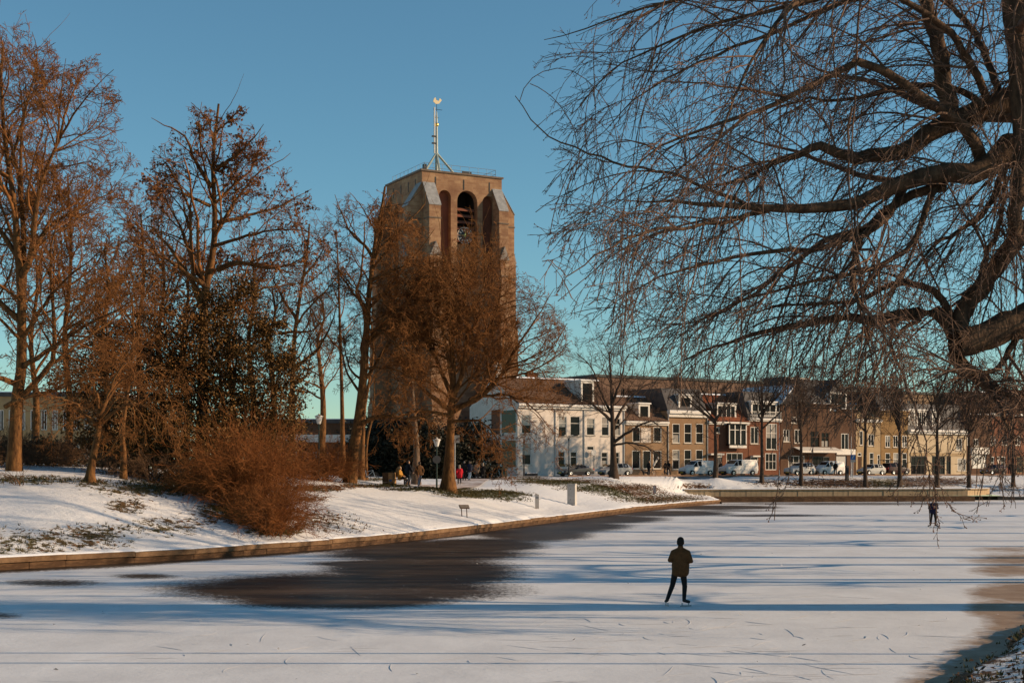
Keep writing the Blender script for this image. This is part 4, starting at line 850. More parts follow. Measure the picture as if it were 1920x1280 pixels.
M_twig3 = mat('beech_twig', (.22,.13,.085), (.06,.034,.023), 2.5, .8, .2)
M_twig4 = mat('dark_twig', (.060,.038,.026), (.10,.062,.042), 2, .85, .15)
def base_flare(P0, R0, f=1.9, k=3):
    R0 = R0.copy(); K_ = len(R0); u = np.linspace(0,1,K_); return R0*(1+(f-1)*np.exp(-u*K_/1.1))
def make_tree(label, trunk, limbs, levels, mb, mt, base, cat='tree', group=None, sides=(10,7), name='bare_tree', extra=0, exang=(40,70), exL=.35, min_r=.006, flare=1.7, leaves=None, rg=TR, limb_t=(.3,1), ext_trop=(0,0,.12), wob=.03, env=None, lw=1.):
    """trunk: traced spec; limbs: traced specs; levels: dicts for grow(). One Empty at the base > trunk, crown"""
    e = empty(name, base, 0, label, cat, group); B = np.array(base)
    tp, tr_ = traced(trunk, 18); tr_[0] = base_flare(tp[0], tr_[0], flare); tp[0,0,2] = min(tp[0,0,2], base[2])-.25
    groups = [(tp-B, tr_, sides[0])]; tw = []
    P, Rr = traced([(a_,b_,c_,w_*lw,.9) for a_,b_,c_,w_,_ in limbs], 14, wob) if limbs else (np.zeros((0,14,3)), np.zeros((0,14)))
    if extra:
        q = grow(tp[:1], tr_[:1], extra, L=exL, ang=exang, k=14, t=limb_t, wig=.12, trop=ext_trop, taper=.35, rr=.36, tip=.2, rg=rg); P = np.concatenate((P, q[0])); Rr = np.concatenate((Rr, q[1]))
    if len(P): groups.append((P-B, Rr, sides[1]))
    P = np.concatenate((P, tp[:, -14:])) if len(P) else tp[:, -14:]; Rr = np.concatenate((Rr, tr_[:, -14:])) if len(Rr) else tr_[:, -14:]
    def keep(Q):
        if env is None: return np.ones(len(Q), bool)
        x = 960+F*Q[:,-1,0]/Q[:,-1,1]; y = HOR-F*(Q[:,-1,2]-EYE)/Q[:,-1,1]; z = rg.normal(0,24,len(Q)); return (y > np.interp(x, env[0], env[1], left=2000, right=2000)+z)
    for i, lv in enumerate(levels):
        if i == len(levels)-1: lv = dict(lv, k=2)
        elif i == 2: lv = dict(lv, k=min(lv['k'],3 if len(P) < 2500 else 2))
        P, Rr = grow(P, Rr, rg=rg, keep=keep, **lv); Rr = np.maximum(Rr, min_r); tw.append((P-B, Rr, 5 if i == 0 else (4 if i == 1 and len(P) < 4000 else 3)))
    link('trunk', tubes_mesh('trunk', groups), mb, e)
    if tw: link('crown', tubes_mesh('crown', tw), mt, e)
    if leaves:
        n, size, m = leaves; ii = rg.integers(0, len(P), n); pts = P[ii, -1]-B
        a = rg.normal(size=(n,3)); a /= np.linalg.norm(a, axis=1, keepdims=True); b = np.cross(a, rg.normal(size=(n,3))); b /= np.linalg.norm(b, axis=1, keepdims=True); s = size*rg.uniform(.6,1.4,(n,1))
        V = np.stack((pts-a*s, pts-b*s*.6, pts+a*s, pts+b*s*.6), 1).reshape(-1,3); o = link('dry_leaves', np_mesh('dry_leaves', V, [np.arange(4*n).reshape(-1,4)]), m, e); o['kind'] = 'stuff'
    return e
def copy_tree(o, loc, rz=0, sc=1., label=None, group=None, parent=None):
    c = o.copy(); COL.objects.link(c); c.parent = parent
    if parent is None: c.location = loc; c.rotation_euler = (0,0,rz); c.scale = (sc,sc,sc)
    for ch in [q for q in o.children]: copy_tree(ch, None, parent=c)
    if label: c['label'] = label
    if group: c['group'] = group
    return c
G_PARK = 'bare trees in the park on the left bank'; G_STREET = 'young street trees along the quay'
def base_of(px, d): return at(px, d)

# ---- T1 tall tree at the far left edge
d = 74
T1 = make_tree('tallest bare tree at the far left edge with a thick dark trunk', [([(26,880),(29,820),(32,747),(40,690),(40,560),(34,480),(26,380),(8,250),(2,140),(6,90)],d,d,25,4)],
 [([(40,560),(46,470),(42,380),(38,300),(42,200),(30,110)],d,d+3,18,3),([(40,520),(60,470),(68,380),(78,340),(106,270),(112,200),(122,110)],d,d-3,17,3),([(76,345),(110,265),(150,200),(186,155),(212,130)],d,d-2,9,2),
  ([(58,475),(100,420),(160,385),(228,350)],d,d+4,10,2),([(40,690),(100,650),(180,600),(262,560)],d,d-4,13,2),([(10,762),(54,742),(100,732),(160,712),(215,715)],d,d-4,11,3),([(34,752),(70,714),(94,683),(103,643),(98,560),(96,480),(112,400),(140,330)],d,d-2,15,3),
  ([(94,683),(164,632),(230,585),(280,540)],d,d+3,9,2),([(36,600),(-20,540),(-80,440),(-110,330)],d,d,15,3),([(32,480),(-30,380),(-60,260),(-70,150)],d,d+2,13,3),([(40,640),(90,560),(150,500),(215,455)],d,d-3,11,2),([(20,300),(50,200),(70,110),(60,60)],d,d+2,8,2),([(110,265),(130,190),(165,120)],d,d+1,7,2),([(30,720),(-40,690),(-120,640)],d,d-5,14,3)],
 [dict(n=13,L=.46,ang=(25,58),k=8,trop=(0,0,.06),rl=.016,wig=.18),dict(n=9,L=.46,ang=(25,58),k=5,trop=(0,0,.05),rl=.012,wig=.18),dict(n=6,L=.5,ang=(25,60),k=3,rl=.012,wig=.2),dict(n=2,L=.65,ang=(25,60),k=3,rl=.013)], M_bark1, M_twig1, base_of(26,d), group=G_PARK, lw=.85, extra=8, exL=.30, min_r=.011, flare=1.35, env=([-300,0,60,120,180,215,245,300,340],[0,20,50,80,105,120,240,400,520]))
# ---- T2 tree with dry seed clusters
d = 84
T2 = make_tree('bare tree with dark dry leaf clusters rising from behind the ivy covered tree', [([(378,905),(380,760),(382,600),(386,540),(400,470),(403,400),(400,340),(399,300),(405,240),(410,195)],d,d,27,4)],
 [([(397,352),(362,295),(352,262),(322,240),(283,222)],d,d-2,13,2),([(394,386),(352,367),(330,352),(300,343),(270,318)],d,d-3,10,2),([(406,320),(442,292),(472,262),(495,235)],d,d-3,12,2),([(408,416),(450,409),(525,386),(584,355)],d,d+2,11,2),([(402,270),(388,225),(358,192)],d,d+2,7,2),
  ([(388,532),(363,497),(348,450),(326,400),(300,360)],d,d+3,17,3),([(388,538),(307,484),(256,463),(215,440)],d,d-4,15,3),([(408,506),(440,493),(475,497),(527,502),(590,470)],d,d-3,15,3),([(403,440),(440,380),(480,330),(545,290)],d,d+3,10,2),([(402,400),(380,300),(372,240),(380,190)],d,d+1,8,2),([(404,460),(470,440),(540,430),(600,440)],d,d-2,10,2),([(405,250),(440,215),(460,200)],d,d-1,6,2),([(384,600),(440,560),(500,540),(575,530)],d,d+2,13,3)],
 [dict(n=11,L=.46,ang=(25,62),k=7,trop=(0,0,.05),rl=.017,wig=.22),dict(n=8,L=.48,ang=(25,65),k=5,rl=.014,wig=.22),dict(n=5,L=.5,ang=(25,65),k=3,rl=.014),dict(n=2,L=.6,ang=(25,60),k=3,rl=.013)], M_bark1, M_twig1, base_of(378,d), group=G_PARK, lw=.75, extra=4, exL=.22, leaves=(4200,.095,mat('dry_dark_leaf',(.085,.036,.020),(.19,.085,.042),2,.8,.15,island=.9)), min_r=.011, limb_t=(.5,1), flare=1.3, env=([215,240,270,320,360,410,460,520,580,612,640],[440,370,290,235,203,188,203,262,320,410,500]))
# ---- thin tree at px 550
d = 96
make_tree('slender bare tree just right of the ivy covered tree', [([(546,905),(548,729),(552,635),(562,560),(576,470),(580,420)],d,d,15,3)],
 [([(527,625),(560,622),(587,618),(612,594)],d,d-2,7,2),([(550,690),(590,660),(620,610),(635,560)],d,d+2,8,2),([(556,600),(520,540),(500,490)],d,d,7,2),([(568,520),(600,480),(610,440)],d,d+1,6,2),([(549,720),(575,700),(585,640)],d,d,6,2)],
 [dict(n=8,L=.45,ang=(28,62),k=6,rl=.015,wig=.2),dict(n=6,L=.5,ang=(28,62),k=4,rl=.012),dict(n=4,L=.5,ang=(28,62),k=3,rl=.012)], M_bark1, M_twig1, base_of(546,d), group=G_PARK, extra=4, exL=.3, min_r=.008)
# ---- T4 leaning tree
d = 97
make_tree('large bare tree with a thick leaning trunk and one low horizontal bough', [([(655,909),(663,840),(672,790),(680,720),(686,640),(691,560),(698,500),(703,455),(714,400),(722,350)],d,d,23,4)],
 [([(700,485),(692,470),(674,450),(660,440),(640,400),(628,365)],d,d+2,12,2),([(703,487),(714,450),(715,425),(720,380),(727,352)],d,d-2,11,2),([(697,525),(747,502),(780,497),(806,488)],d,d-3,13,3),([(693,562),(720,551),(740,557),(774,552),(815,530)],d,d+3,11,2),([(688,622),(712,622),(747,647),(790,665)],d,d-4,12,3),
  ([(674,795),(710,780),(736,782),(759,787),(783,782),(818,780),(842,772)],d,d-3,17,6),([(680,742),(650,700),(640,655),(625,620)],d,d+2,10,2),([(690,580),(655,540),(632,500),(618,470)],d,d+1,11,2),([(700,480),(750,430),(790,390),(800,360)],d,d+2,10,2),([(686,650),(730,600),(780,590),(830,600)],d,d+4,12,2),([(682,690),(730,690),(780,710),(820,720)],d,d-2,10,2),([(707,440),(680,390),(655,360)],d,d-2,7,2),([(686,640),(740,585),(790,545),(826,480)],d,d+3,12,2),([(700,505),(745,440),(772,395)],d,d-2,9,2),([(690,580),(735,530),(785,470),(815,430)],d,d-3,11,2),([(680,720),(725,650),(770,610),(810,560)],d,d+2,11,2)],
 [dict(n=12,L=.50,ang=(28,65),k=7,rl=.016,wig=.24,taper=.35),dict(n=8,L=.48,ang=(28,65),k=4,rl=.013,wig=.22),dict(n=6,L=.5,ang=(28,65),k=3,rl=.013,wig=.2),dict(n=2,L=.6,ang=(25,60),k=3,rl=.012)], M_bark1, M_twig1, base_of(655,d), group=G_PARK, lw=.62, extra=7, exL=.26, min_r=.011, flare=1.35, env=([612,630,660,700,740,770,800,830,860],[480,370,350,355,375,400,425,470,560]))
# ---- T5 tree in front of the tower
d = 100
make_tree('wide orange lit bare tree with a straight trunk standing before the tower and white house', [([(840,920),(842,870),(845,800),(846,758),(850,700),(846,640),(840,560),(832,490)],d,d,20,4)],
 [([(847,755),(866,700),(876,620),(871,560),(864,500),(882,435)],d,d-2,16,2),([(870,660),(900,640),(925,600),(940,540),(935,470)],d,d-3,10,2),([(847,768),(900,745),(940,700),(975,640),(1010,590),(1040,540)],d,d-2,17,2),([(880,750),(930,715),(977,660),(1025,628)],d,d+3,11,2),
  ([(846,775),(892,748),(944,739),(970,748),(991,758),(1009,774),(1028,802)],d,d-4,13,3),([(846,770),(800,735),(765,690),(742,640),(722,590)],d,d-3,16,2),([(846,740),(820,680),(800,620),(790,560),(802,490)],d,d+2,14,2),([(812,660),(770,600),(750,540)],d,d+3,9,2),([(848,720),(835,640),(818,560),(812,470)],d,d-3,11,2),([(846,780),(790,770),(740,785),(705,815)],d,d-3,12,2),
  ([(930,710),(985,700),(1040,670),(1070,640)],d,d-2,8,2),([(873,600),(905,540),(910,470),(900,420)],d,d+2,9,2),([(846,790),(900,790),(930,820),(945,855)],d,d-3,9,2)],
 [dict(n=14,L=.54,ang=(28,66),k=7,rl=.016,wig=.2,taper=.3,trop=(0,0,.04)),dict(n=8,L=.48,ang=(28,62),k=4,rl=.013,wig=.2,trop=(0,0,.04)),dict(n=6,L=.5,ang=(28,62),k=3,rl=.013),dict(n=2,L=.6,ang=(25,60),k=3,rl=.012)], M_bark1, M_twig1, base_of(840,d), group=G_PARK, lw=.68, extra=16, exL=.52, min_r=.011, limb_t=(.33,1), flare=2.0, env=([670,700,760,800,840,880,930,980,1040,1075],[640,570,490,465,470,415,430,500,540,600]))
# ---- thin trees behind
for px, dd, pl, lb, wpx in [(643,110,[(643,892),(642,794),(640,700),(637,600),(634,500),(630,430)],'thin straight bare tree left of the leaning tree',10),(677,112,[(677,895),(680,820),(684,760),(700,660),(690,560)],'small bare tree just right of the leaning trunk',11),
                      (780,116,[(780,897),(781,840),(778,800),(772,720),(768,640),(770,560)],'pale slim tree between the leaning tree and the wide tree',13),(705,120,[(686,892),(688,830),(700,770),(702,700)],'thin sapling left of the bicycle',6)]:
    make_tree(lb, [(pl,dd,dd,wpx,2)], [], [dict(n=14,L=.30,ang=(28,60),k=7,t=(.3,1),rl=.018,trop=(0,0,.1),wig=.18),dict(n=8,L=.45,ang=(28,62),k=5,rl=.014,wig=.2),dict(n=5,L=.5,ang=(28,62),k=4,rl=.012),dict(n=2,L=.6,ang=(28,62),k=3,rl=.012)], M_bark2 if px == 780 else M_bark1, M_twig1, base_of(px,dd), group=G_PARK, min_r=.008)
# ---- T7 small drooping tree and its thin neighbour
d = 68
make_tree('small bare tree with a short leaning trunk and drooping branches', [([(168,905),(172,870),(181,825),(186,795),(188,770)],d,d,18,7)],
 [([(186,800),(160,775),(138,755),(100,752),(60,775)],d,d-2,8,2),([(186,795),(215,770),(250,757),(290,770),(330,800)],d,d-2,9,2),([(187,790),(200,750),(235,710),(285,690),(330,700)],d,d+2,8,2),([(187,780),(180,740),(160,705),(120,690)],d,d+1,7,2),([(188,775),(210,720),(230,680),(260,640)],d,d-1,7,2),([(187,785),(230,740),(290,730),(350,760)],d,d-3,7,2)],
 [dict(n=9,L=.5,ang=(28,60),k=7,rl=.014,trop=(0,0,-.10),wig=.18),dict(n=8,L=.5,ang=(28,60),k=5,rl=.011,trop=(0,0,-.12)),dict(n=6,L=.5,ang=(28,60),k=4,rl=.011)], M_bark1, M_twig1, base_of(168,d), group=G_PARK, extra=3, exL=.8, min_r=.007)
make_tree('thin bare tree between the small drooping tree and the ivy', [([(231,885),(232,850),(230,810),(238,740),(250,650),(248,560)],74,74,10,3)], [], [dict(n=14,L=.3,ang=(28,60),k=7,t=(.25,1),rl=.016,wig=.2),dict(n=8,L=.5,ang=(28,60),k=5,rl=.012),dict(n=6,L=.5,ang=(28,60),k=4,rl=.011)], M_bark1, M_twig1, base_of(231,74), group=G_PARK, min_r=.007)
# mid-ground fill trees between the tall left trees
for px, dd, top, lb in [(125,92,330,'bare tree behind and right of the tallest left tree'),(300,96,430,'bare tree rising behind the ivy covered tree'),(470,100,470,'bare tree behind the right side of the ivy covered tree'),(-40,84,200,'bare tree partly cut off by the left edge of the picture'),(62,90,440,'bushy bare tree low between the tallest left tree and the drooping tree'),(195,88,470,'dense bare tree rising above the small drooping tree'),(262,93,400,'dense bare tree left of the tree with dark leaf clusters'),(345,97,480,'dense bare tree just left of the ivy covered trunk'),(430,92,520,'dense bare tree growing out of the ivy covered evergreen'),(508,99,540,'bare tree right of the ivy covered evergreen'),(600,118,560,'slim bare tree behind the white lantern')]:
    make_tree(lb, [([(px,890),(px+6,760),(px-4,640),(px+8,(top+640)//2),(px+2,top)],dd,dd,16,3)], [], [dict(n=20,L=.42,ang=(28,58),k=9,t=(.18,1),rl=.018,trop=(0,0,.08),wig=.14),dict(n=9,L=.45,ang=(28,60),k=6,rl=.015,wig=.2),dict(n=6,L=.45,ang=(28,62),k=3,rl=.013),dict(n=2,L=.6,ang=(28,62),k=3,rl=.014)], M_bark1, M_twig1, base_of(px,dd), group=G_PARK, min_r=.014, flare=1.3)

# ---- evergreens: leaves in clumps through the crown, round a trunk with stems
M_holly = mat('evergreen_leaf', (.028,.017,.005), (.19,.094,.026), .6, .6, .12, island=.75)
M_yew = mat('shade_dark_yew_leaf', (.008,.009,.004), (.020,.018,.008), .5, .6, .25, island=.7)  # near black: shade of the unlit side is put into the leaf colour
def evergreen(label, base, ells, nclump, nleaf, size, m, name='evergreen_tree', cat='tree', group=None, seed=0, trunk=.22, stems=6, cr=.55):
    """ells: list of (x,y,z,rx,ry,rz) relative to base"""
    r = np.random.default_rng(seed); e = empty(name, base, 0, label, cat, group); ells = np.array(ells, float); vol = ells[:,3]*ells[:,4]*ells[:,5]; vol /= vol.sum()
    k = r.choice(len(ells), nclump, p=vol); u = r.normal(size=(nclump,3)); u /= np.linalg.norm(u, axis=1, keepdims=True); rad = r.random((nclump,1))**.36; C_ = ells[k,:3]+u*rad*ells[k,3:]
    n = nclump*nleaf; ctr = np.repeat(C_, nleaf, 0)+r.normal(size=(n,3))*cr*np.repeat(r.uniform(.5,1.2,(nclump,1)), nleaf, 0)*np.array((1,1,.7)); ctr[:,2] = np.maximum(ctr[:,2], .05)
    a = r.normal(size=(n,3)); a /= np.linalg.norm(a, axis=1, keepdims=True); b = np.cross(a, r.normal(size=(n,3))); b /= np.linalg.norm(b, axis=1, keepdims=True)+1e-9; s = size*r.uniform(.6,1.4,(n,1))
    V = np.stack((ctr-a*s, ctr-b*s*.5, ctr+a*s, ctr+b*s*.5), 1).reshape(-1,3)
    zt = float((ells[:,2]+ells[:,5]).max())
    P = []; Rr = []
    for i in range(stems):
        q = C_[r.integers(0,nclump)]; P.append(resample([(r.normal(0,.25),r.normal(0,.25),-.3),(q[0]*.3,q[1]*.3,q[2]*.45),tuple(q)],10)); Rr.append(np.linspace(trunk*(1 if i == 0 else .5),.02,10))
    bq = grow(np.array(P), np.array(Rr), 14, L=.4, ang=(35,75), k=5, rl=.014)
    link('trunk', tubes_mesh('trunk', [(np.array(P),np.array(Rr),7),(bq[0],bq[1],3)]), M_bark4, e)
    link('crown', np_mesh('crown', V, [np.arange(4*n).reshape(-1,4)]), m, e); return e
sc_ = 80/F
evergreen('broad ivy covered evergreen tree, dark green and brown, at the centre of the left bank', at(425,80), [(-1.2,0,6.2,2.4,2.2,3.4),(1.8,.3,5.4,2.3,2.2,3.6),(.2,0,9.0,1.9,1.6,2.4),(3.4,-.4,4.0,1.3,1.6,3.2),(-2.8,-.5,4.2,1.7,1.8,3.2),(1.0,-1,2.2,2.6,2,2.2),(2.6,0,8.2,1.2,1.2,1.6),(-1.6,.2,9.8,1.0,1,1.5),(1.2,.2,11.0,.8,.8,1.4),(3.9,.2,6.6,.9,.9,1.2),(-3.4,0,7.2,1.1,1,1.4)], 640, 75, .085, M_holly, seed=2, trunk=.3, cr=.36, stems=14)
evergreen('second ivy covered evergreen left of the broad one, browner', at(262,79), [(-3.6,.3,5.6,1.6,1.4,2.2),(-2.6,.2,3.2,1.6,1.4,2.0),(0,0,4.6,2.6,2.2,3.8),(-1.8,.2,6.2,1.8,1.8,2.4),(1.6,0,7.4,1.8,1.8,2.8),(-.4,-.3,2.2,2.6,2,2.0),(-2.6,0,8.3,1,1,1.3),(.2,0,10.2,1.1,1,1.6),(-3.2,0,4.4,1.2,1.2,1.6)], 560, 60, .08, mat('brown_ivy_leaf', (.045,.022,.007), (.20,.090,.026), .6, .6, .12, island=.75), seed=3, trunk=.22, cr=.42, stems=9)
evergreen('low dark holly bush below the ivy covered trees', at(330,77), [(0,0,1.6,3.4,1.6,1.8),(2.4,0,2.0,1.8,1.5,2.2)], 130, 90, .085, M_holly, name='holly_bush', cat='bush', seed=4, trunk=.08)
# near-black yew mass added to fill the shaded foot of the tower and along the left hedge
for i, (px, dd, w, hgt, lb) in enumerate([(705,150,3.6,6.2,'shade-filling yew tree beside the bicycle in front of the tower foot'),(752,148,3.4,6.6,'shade-filling yew tree behind the sitting person'),(800,147,3.4,6.8,'shade-filling yew tree behind the tall street lamp'),(868,150,3.4,6.4,'shade-filling yew tree behind the group of walkers beside the white house')]):
    evergreen(lb, at(px,dd), [(0,0,hgt*.45,w,2.4,hgt*.55),(.8,0,hgt*.3,w,2.2,hgt*.4)], 190, 70, .17, M_yew, name='yew_tree', group='yews filling the shade at the foot of the tower', seed=20+i, trunk=.2, cr=.6)
hg = evergreen('long dark clipped hedge behind the small drooping tree', at(160,86), [(x,0,.9,1.5,.6,1.0) for x in np.arange(-7,6,1.3)], 260, 60, .10, M_yew, name='hedge', cat='hedge', seed=31, trunk=.05, cr=.3)
hg.rotation_euler = (0,0,.12)

# ---- shrubs: many fine stems from the ground
def shrub(label, base, rx, ry, h, ns, m, levels, name='bare_shrub', cat='shrub', group=None, seed=0, r0=.014, spread=.55, min_r=.006):
    r = np.random.default_rng(seed); e = empty(name, base, 0, label, cat, group); x = r.normal(0,.5,ns)*rx; y = r.normal(0,.5,ns)*ry; z = ground_z(x+base[0], y+base[1])-base[2]-.1
    K_ = 7; P = np.empty((ns,K_,3)); P[:,0] = np.stack((x,y,z),-1); d = np.stack((x/rx*spread+r.normal(0,.35,ns), y/ry*spread+r.normal(0,.35,ns), np.ones(ns)),-1); L = h*r.uniform(.5,1.1,ns)*(1-.25*np.minimum((x/rx)**2,1))
    for j in range(1,K_):
        d = d+r.normal(0,.14,(ns,3))+np.array((0,0,-.05*j)); d /= np.linalg.norm(d,axis=1,keepdims=True); P[:,j] = P[:,j-1]+d*(L/(K_-1))[:,None]
    Rr = np.linspace(1,.35,K_)[None,:]*r0*r.uniform(.6,1.3,(ns,1)); g = [(P,Rr,4)]; q = (P,Rr)
    for lv in levels: q = grow(*q, rg=r, **lv); q = (q[0], np.maximum(q[1],min_r)); g.append((*q,3))
    link('stems', tubes_mesh('stems', g[:1]), m, e); link('crown', tubes_mesh('crown', g[1:]), m, e); return e
M_sh = mat('red_brown_twig', (.150,.050,.014), (.27,.100,.028), 1.5, .85, .15); M_sh2 = mat('brown_shrub_twig', (.09,.05,.028), (.17,.095,.05), 1.5, .85, .15)
lvs = [dict(n=8,L=.44,ang=(20,50),k=4,wig=.18,rl=.012),dict(n=4,L=.55,ang=(22,50),k=2,wig=.2,rl=.012)]
shrub('large dense red brown bare shrub at the foot of the ivy covered tree', at(472,70.5), 1.15, 1.3, 4.7, 330, M_sh, lvs, group='red brown shrubs', seed=1)
shrub('lower red brown bare shrub hanging over the bank toward the wall', at(512,66.3), .75, 1.1, 2.7, 200, M_sh, lvs, group='red brown shrubs', seed=2)
shrub('sparse red brown bare shrub left of the large dense one', at(395,72.5), 1.0, 1.0, 2.3, 110, M_sh, lvs, group='red brown shrubs', seed=3)
shrub('rounded red brown bare shrub around the foot of the white lantern post', at(590,96), 1.5, 1.3, 3.2, 210, M_sh, lvs, group='red brown shrubs', seed=4)
for px, dd, h, lb, sd in [(30,80,2.6,'bare brown thicket under the tallest left tree',5),(95,83,2.2,'bare brown thicket right of the tallest left trunk',6),(-20,78,2.8,'bare brown thicket at the left edge of the picture',7),(290,75,2.0,'bare thicket of thin stems below the second ivy covered tree',8),(230,77,1.8,'bare thicket around the thin tree on the bank',9)]:
    shrub(lb, at(px,dd), 1.6, 1.0, h, 70, M_sh2, [dict(n=8,L=.45,ang=(22,55),k=5,wig=.2,rl=.011),dict(n=4,L=.5,ang=(22,55),k=3,rl=.011)], group='brown thickets on the left bank', seed=sd)
shrub('small leafless bush of a few spreading stems on the snow at the far left', at(38,66), .35, .35, 1.5, 9, M_sh2, [dict(n=5,L=.5,ang=(22,50),k=5,rl=.012)], seed=10, spread=1.2, r0=.02)

# ---- street trees on the quay: two kinds, copied
def street_tree(label, px, d, top, wpx, fork, seed):
    r = np.random.default_rng(seed); b = base_of(px,d); y0 = HOR-(b[2]-EYE)/d*F; fy = fork; H_ = y0-top
    spec = [([(px,y0+2),(px+1,(y0+fy)/2),(px,fy),(px+2,fy-H_*.25),(px,top+H_*.1)],d,d,wpx,2)]; limbs = []
    for i in range(8):
        a = r.uniform(-1,1); L = H_*r.uniform(.35,.55); y1 = fy-r.uniform(0,.2)*H_; limbs.append(([(px,y1),(px+a*L*.35,y1-L*.3),(px+a*L*.75,y1-L*.65),(px+a*L*.95,y1-L)],d,d+r.normal(0,1.6),wpx*.45,1.5))
    return make_tree(label, spec, limbs, [dict(n=8,L=.42,ang=(25,60),k=6,rl=.016,wig=.18),dict(n=7,L=.5,ang=(25,60),k=4,rl=.012,wig=.2),dict(n=4,L=.55,ang=(25,60),k=3,rl=.012)], M_bark4, M_twig4, b, group=G_STREET, name='street_tree', min_r=.014, rg=r, sides=(8,5), flare=1.3)
make_tree('spreading street tree in front of the white corner house with low arching branches', [([(1151,892),(1150,860),(1149,822),(1148,780),(1146,720),(1142,660)],150,150,13,3)],
 [([(1150,830),(1175,812),(1205,795),(1225,790),(1250,810)],150,148,7,2),([(1149,800),(1170,760),(1200,730),(1228,715)],150,152,7,2),([(1148,790),(1120,765),(1095,750),(1060,765)],150,149,7,2),([(1148,780),(1125,730),(1110,690),(1080,660)],150,152,6,2),([(1147,760),(1165,710),(1175,670),(1205,650)],150,149,6,2),([(1150,835),(1180,830),(1215,840),(1240,870)],150,147,5,2)],
 [dict(n=9,L=.45,ang=(25,62),k=6,rl=.015,wig=.2,trop=(0,0,-.03)),dict(n=8,L=.5,ang=(25,60),k=4,rl=.012,wig=.2),dict(n=5,L=.55,ang=(25,60),k=3,rl=.012)], M_bark4, M_twig4, base_of(1151,150), group=G_STREET, name='street_tree', min_r=.011, extra=6, exL=.4)
SA = street_tree('young street tree between the two white vans', 1341, 166, 712, 9, 805, 3)
SB = street_tree('young street tree right of the larger white van', 1428, 166.5, 700, 8, 812, 4)
for i, (px, d, sc, src, lb) in enumerate([(1502,167,.95,SA,'young street tree in front of the small white car'),(1623,168,1.05,SB,'young street tree left of the silver car'),(1687,169,1.0,SA,'young street tree in front of the golden brick house'),(1757,170,1.1,SB,'young street tree in front of the wide cream house'),(1817,172,1.05,SA,'dark street tree beside the lettered white shop'),(1900,180,1.05,SB,'street tree beside the two standing people at the right end'),(1255,200,.7,SA,'small bare tree behind the row of houses')]):
    copy_tree(src, base_of(px,d), 1.1+1.7*i, sc, lb, G_STREET)

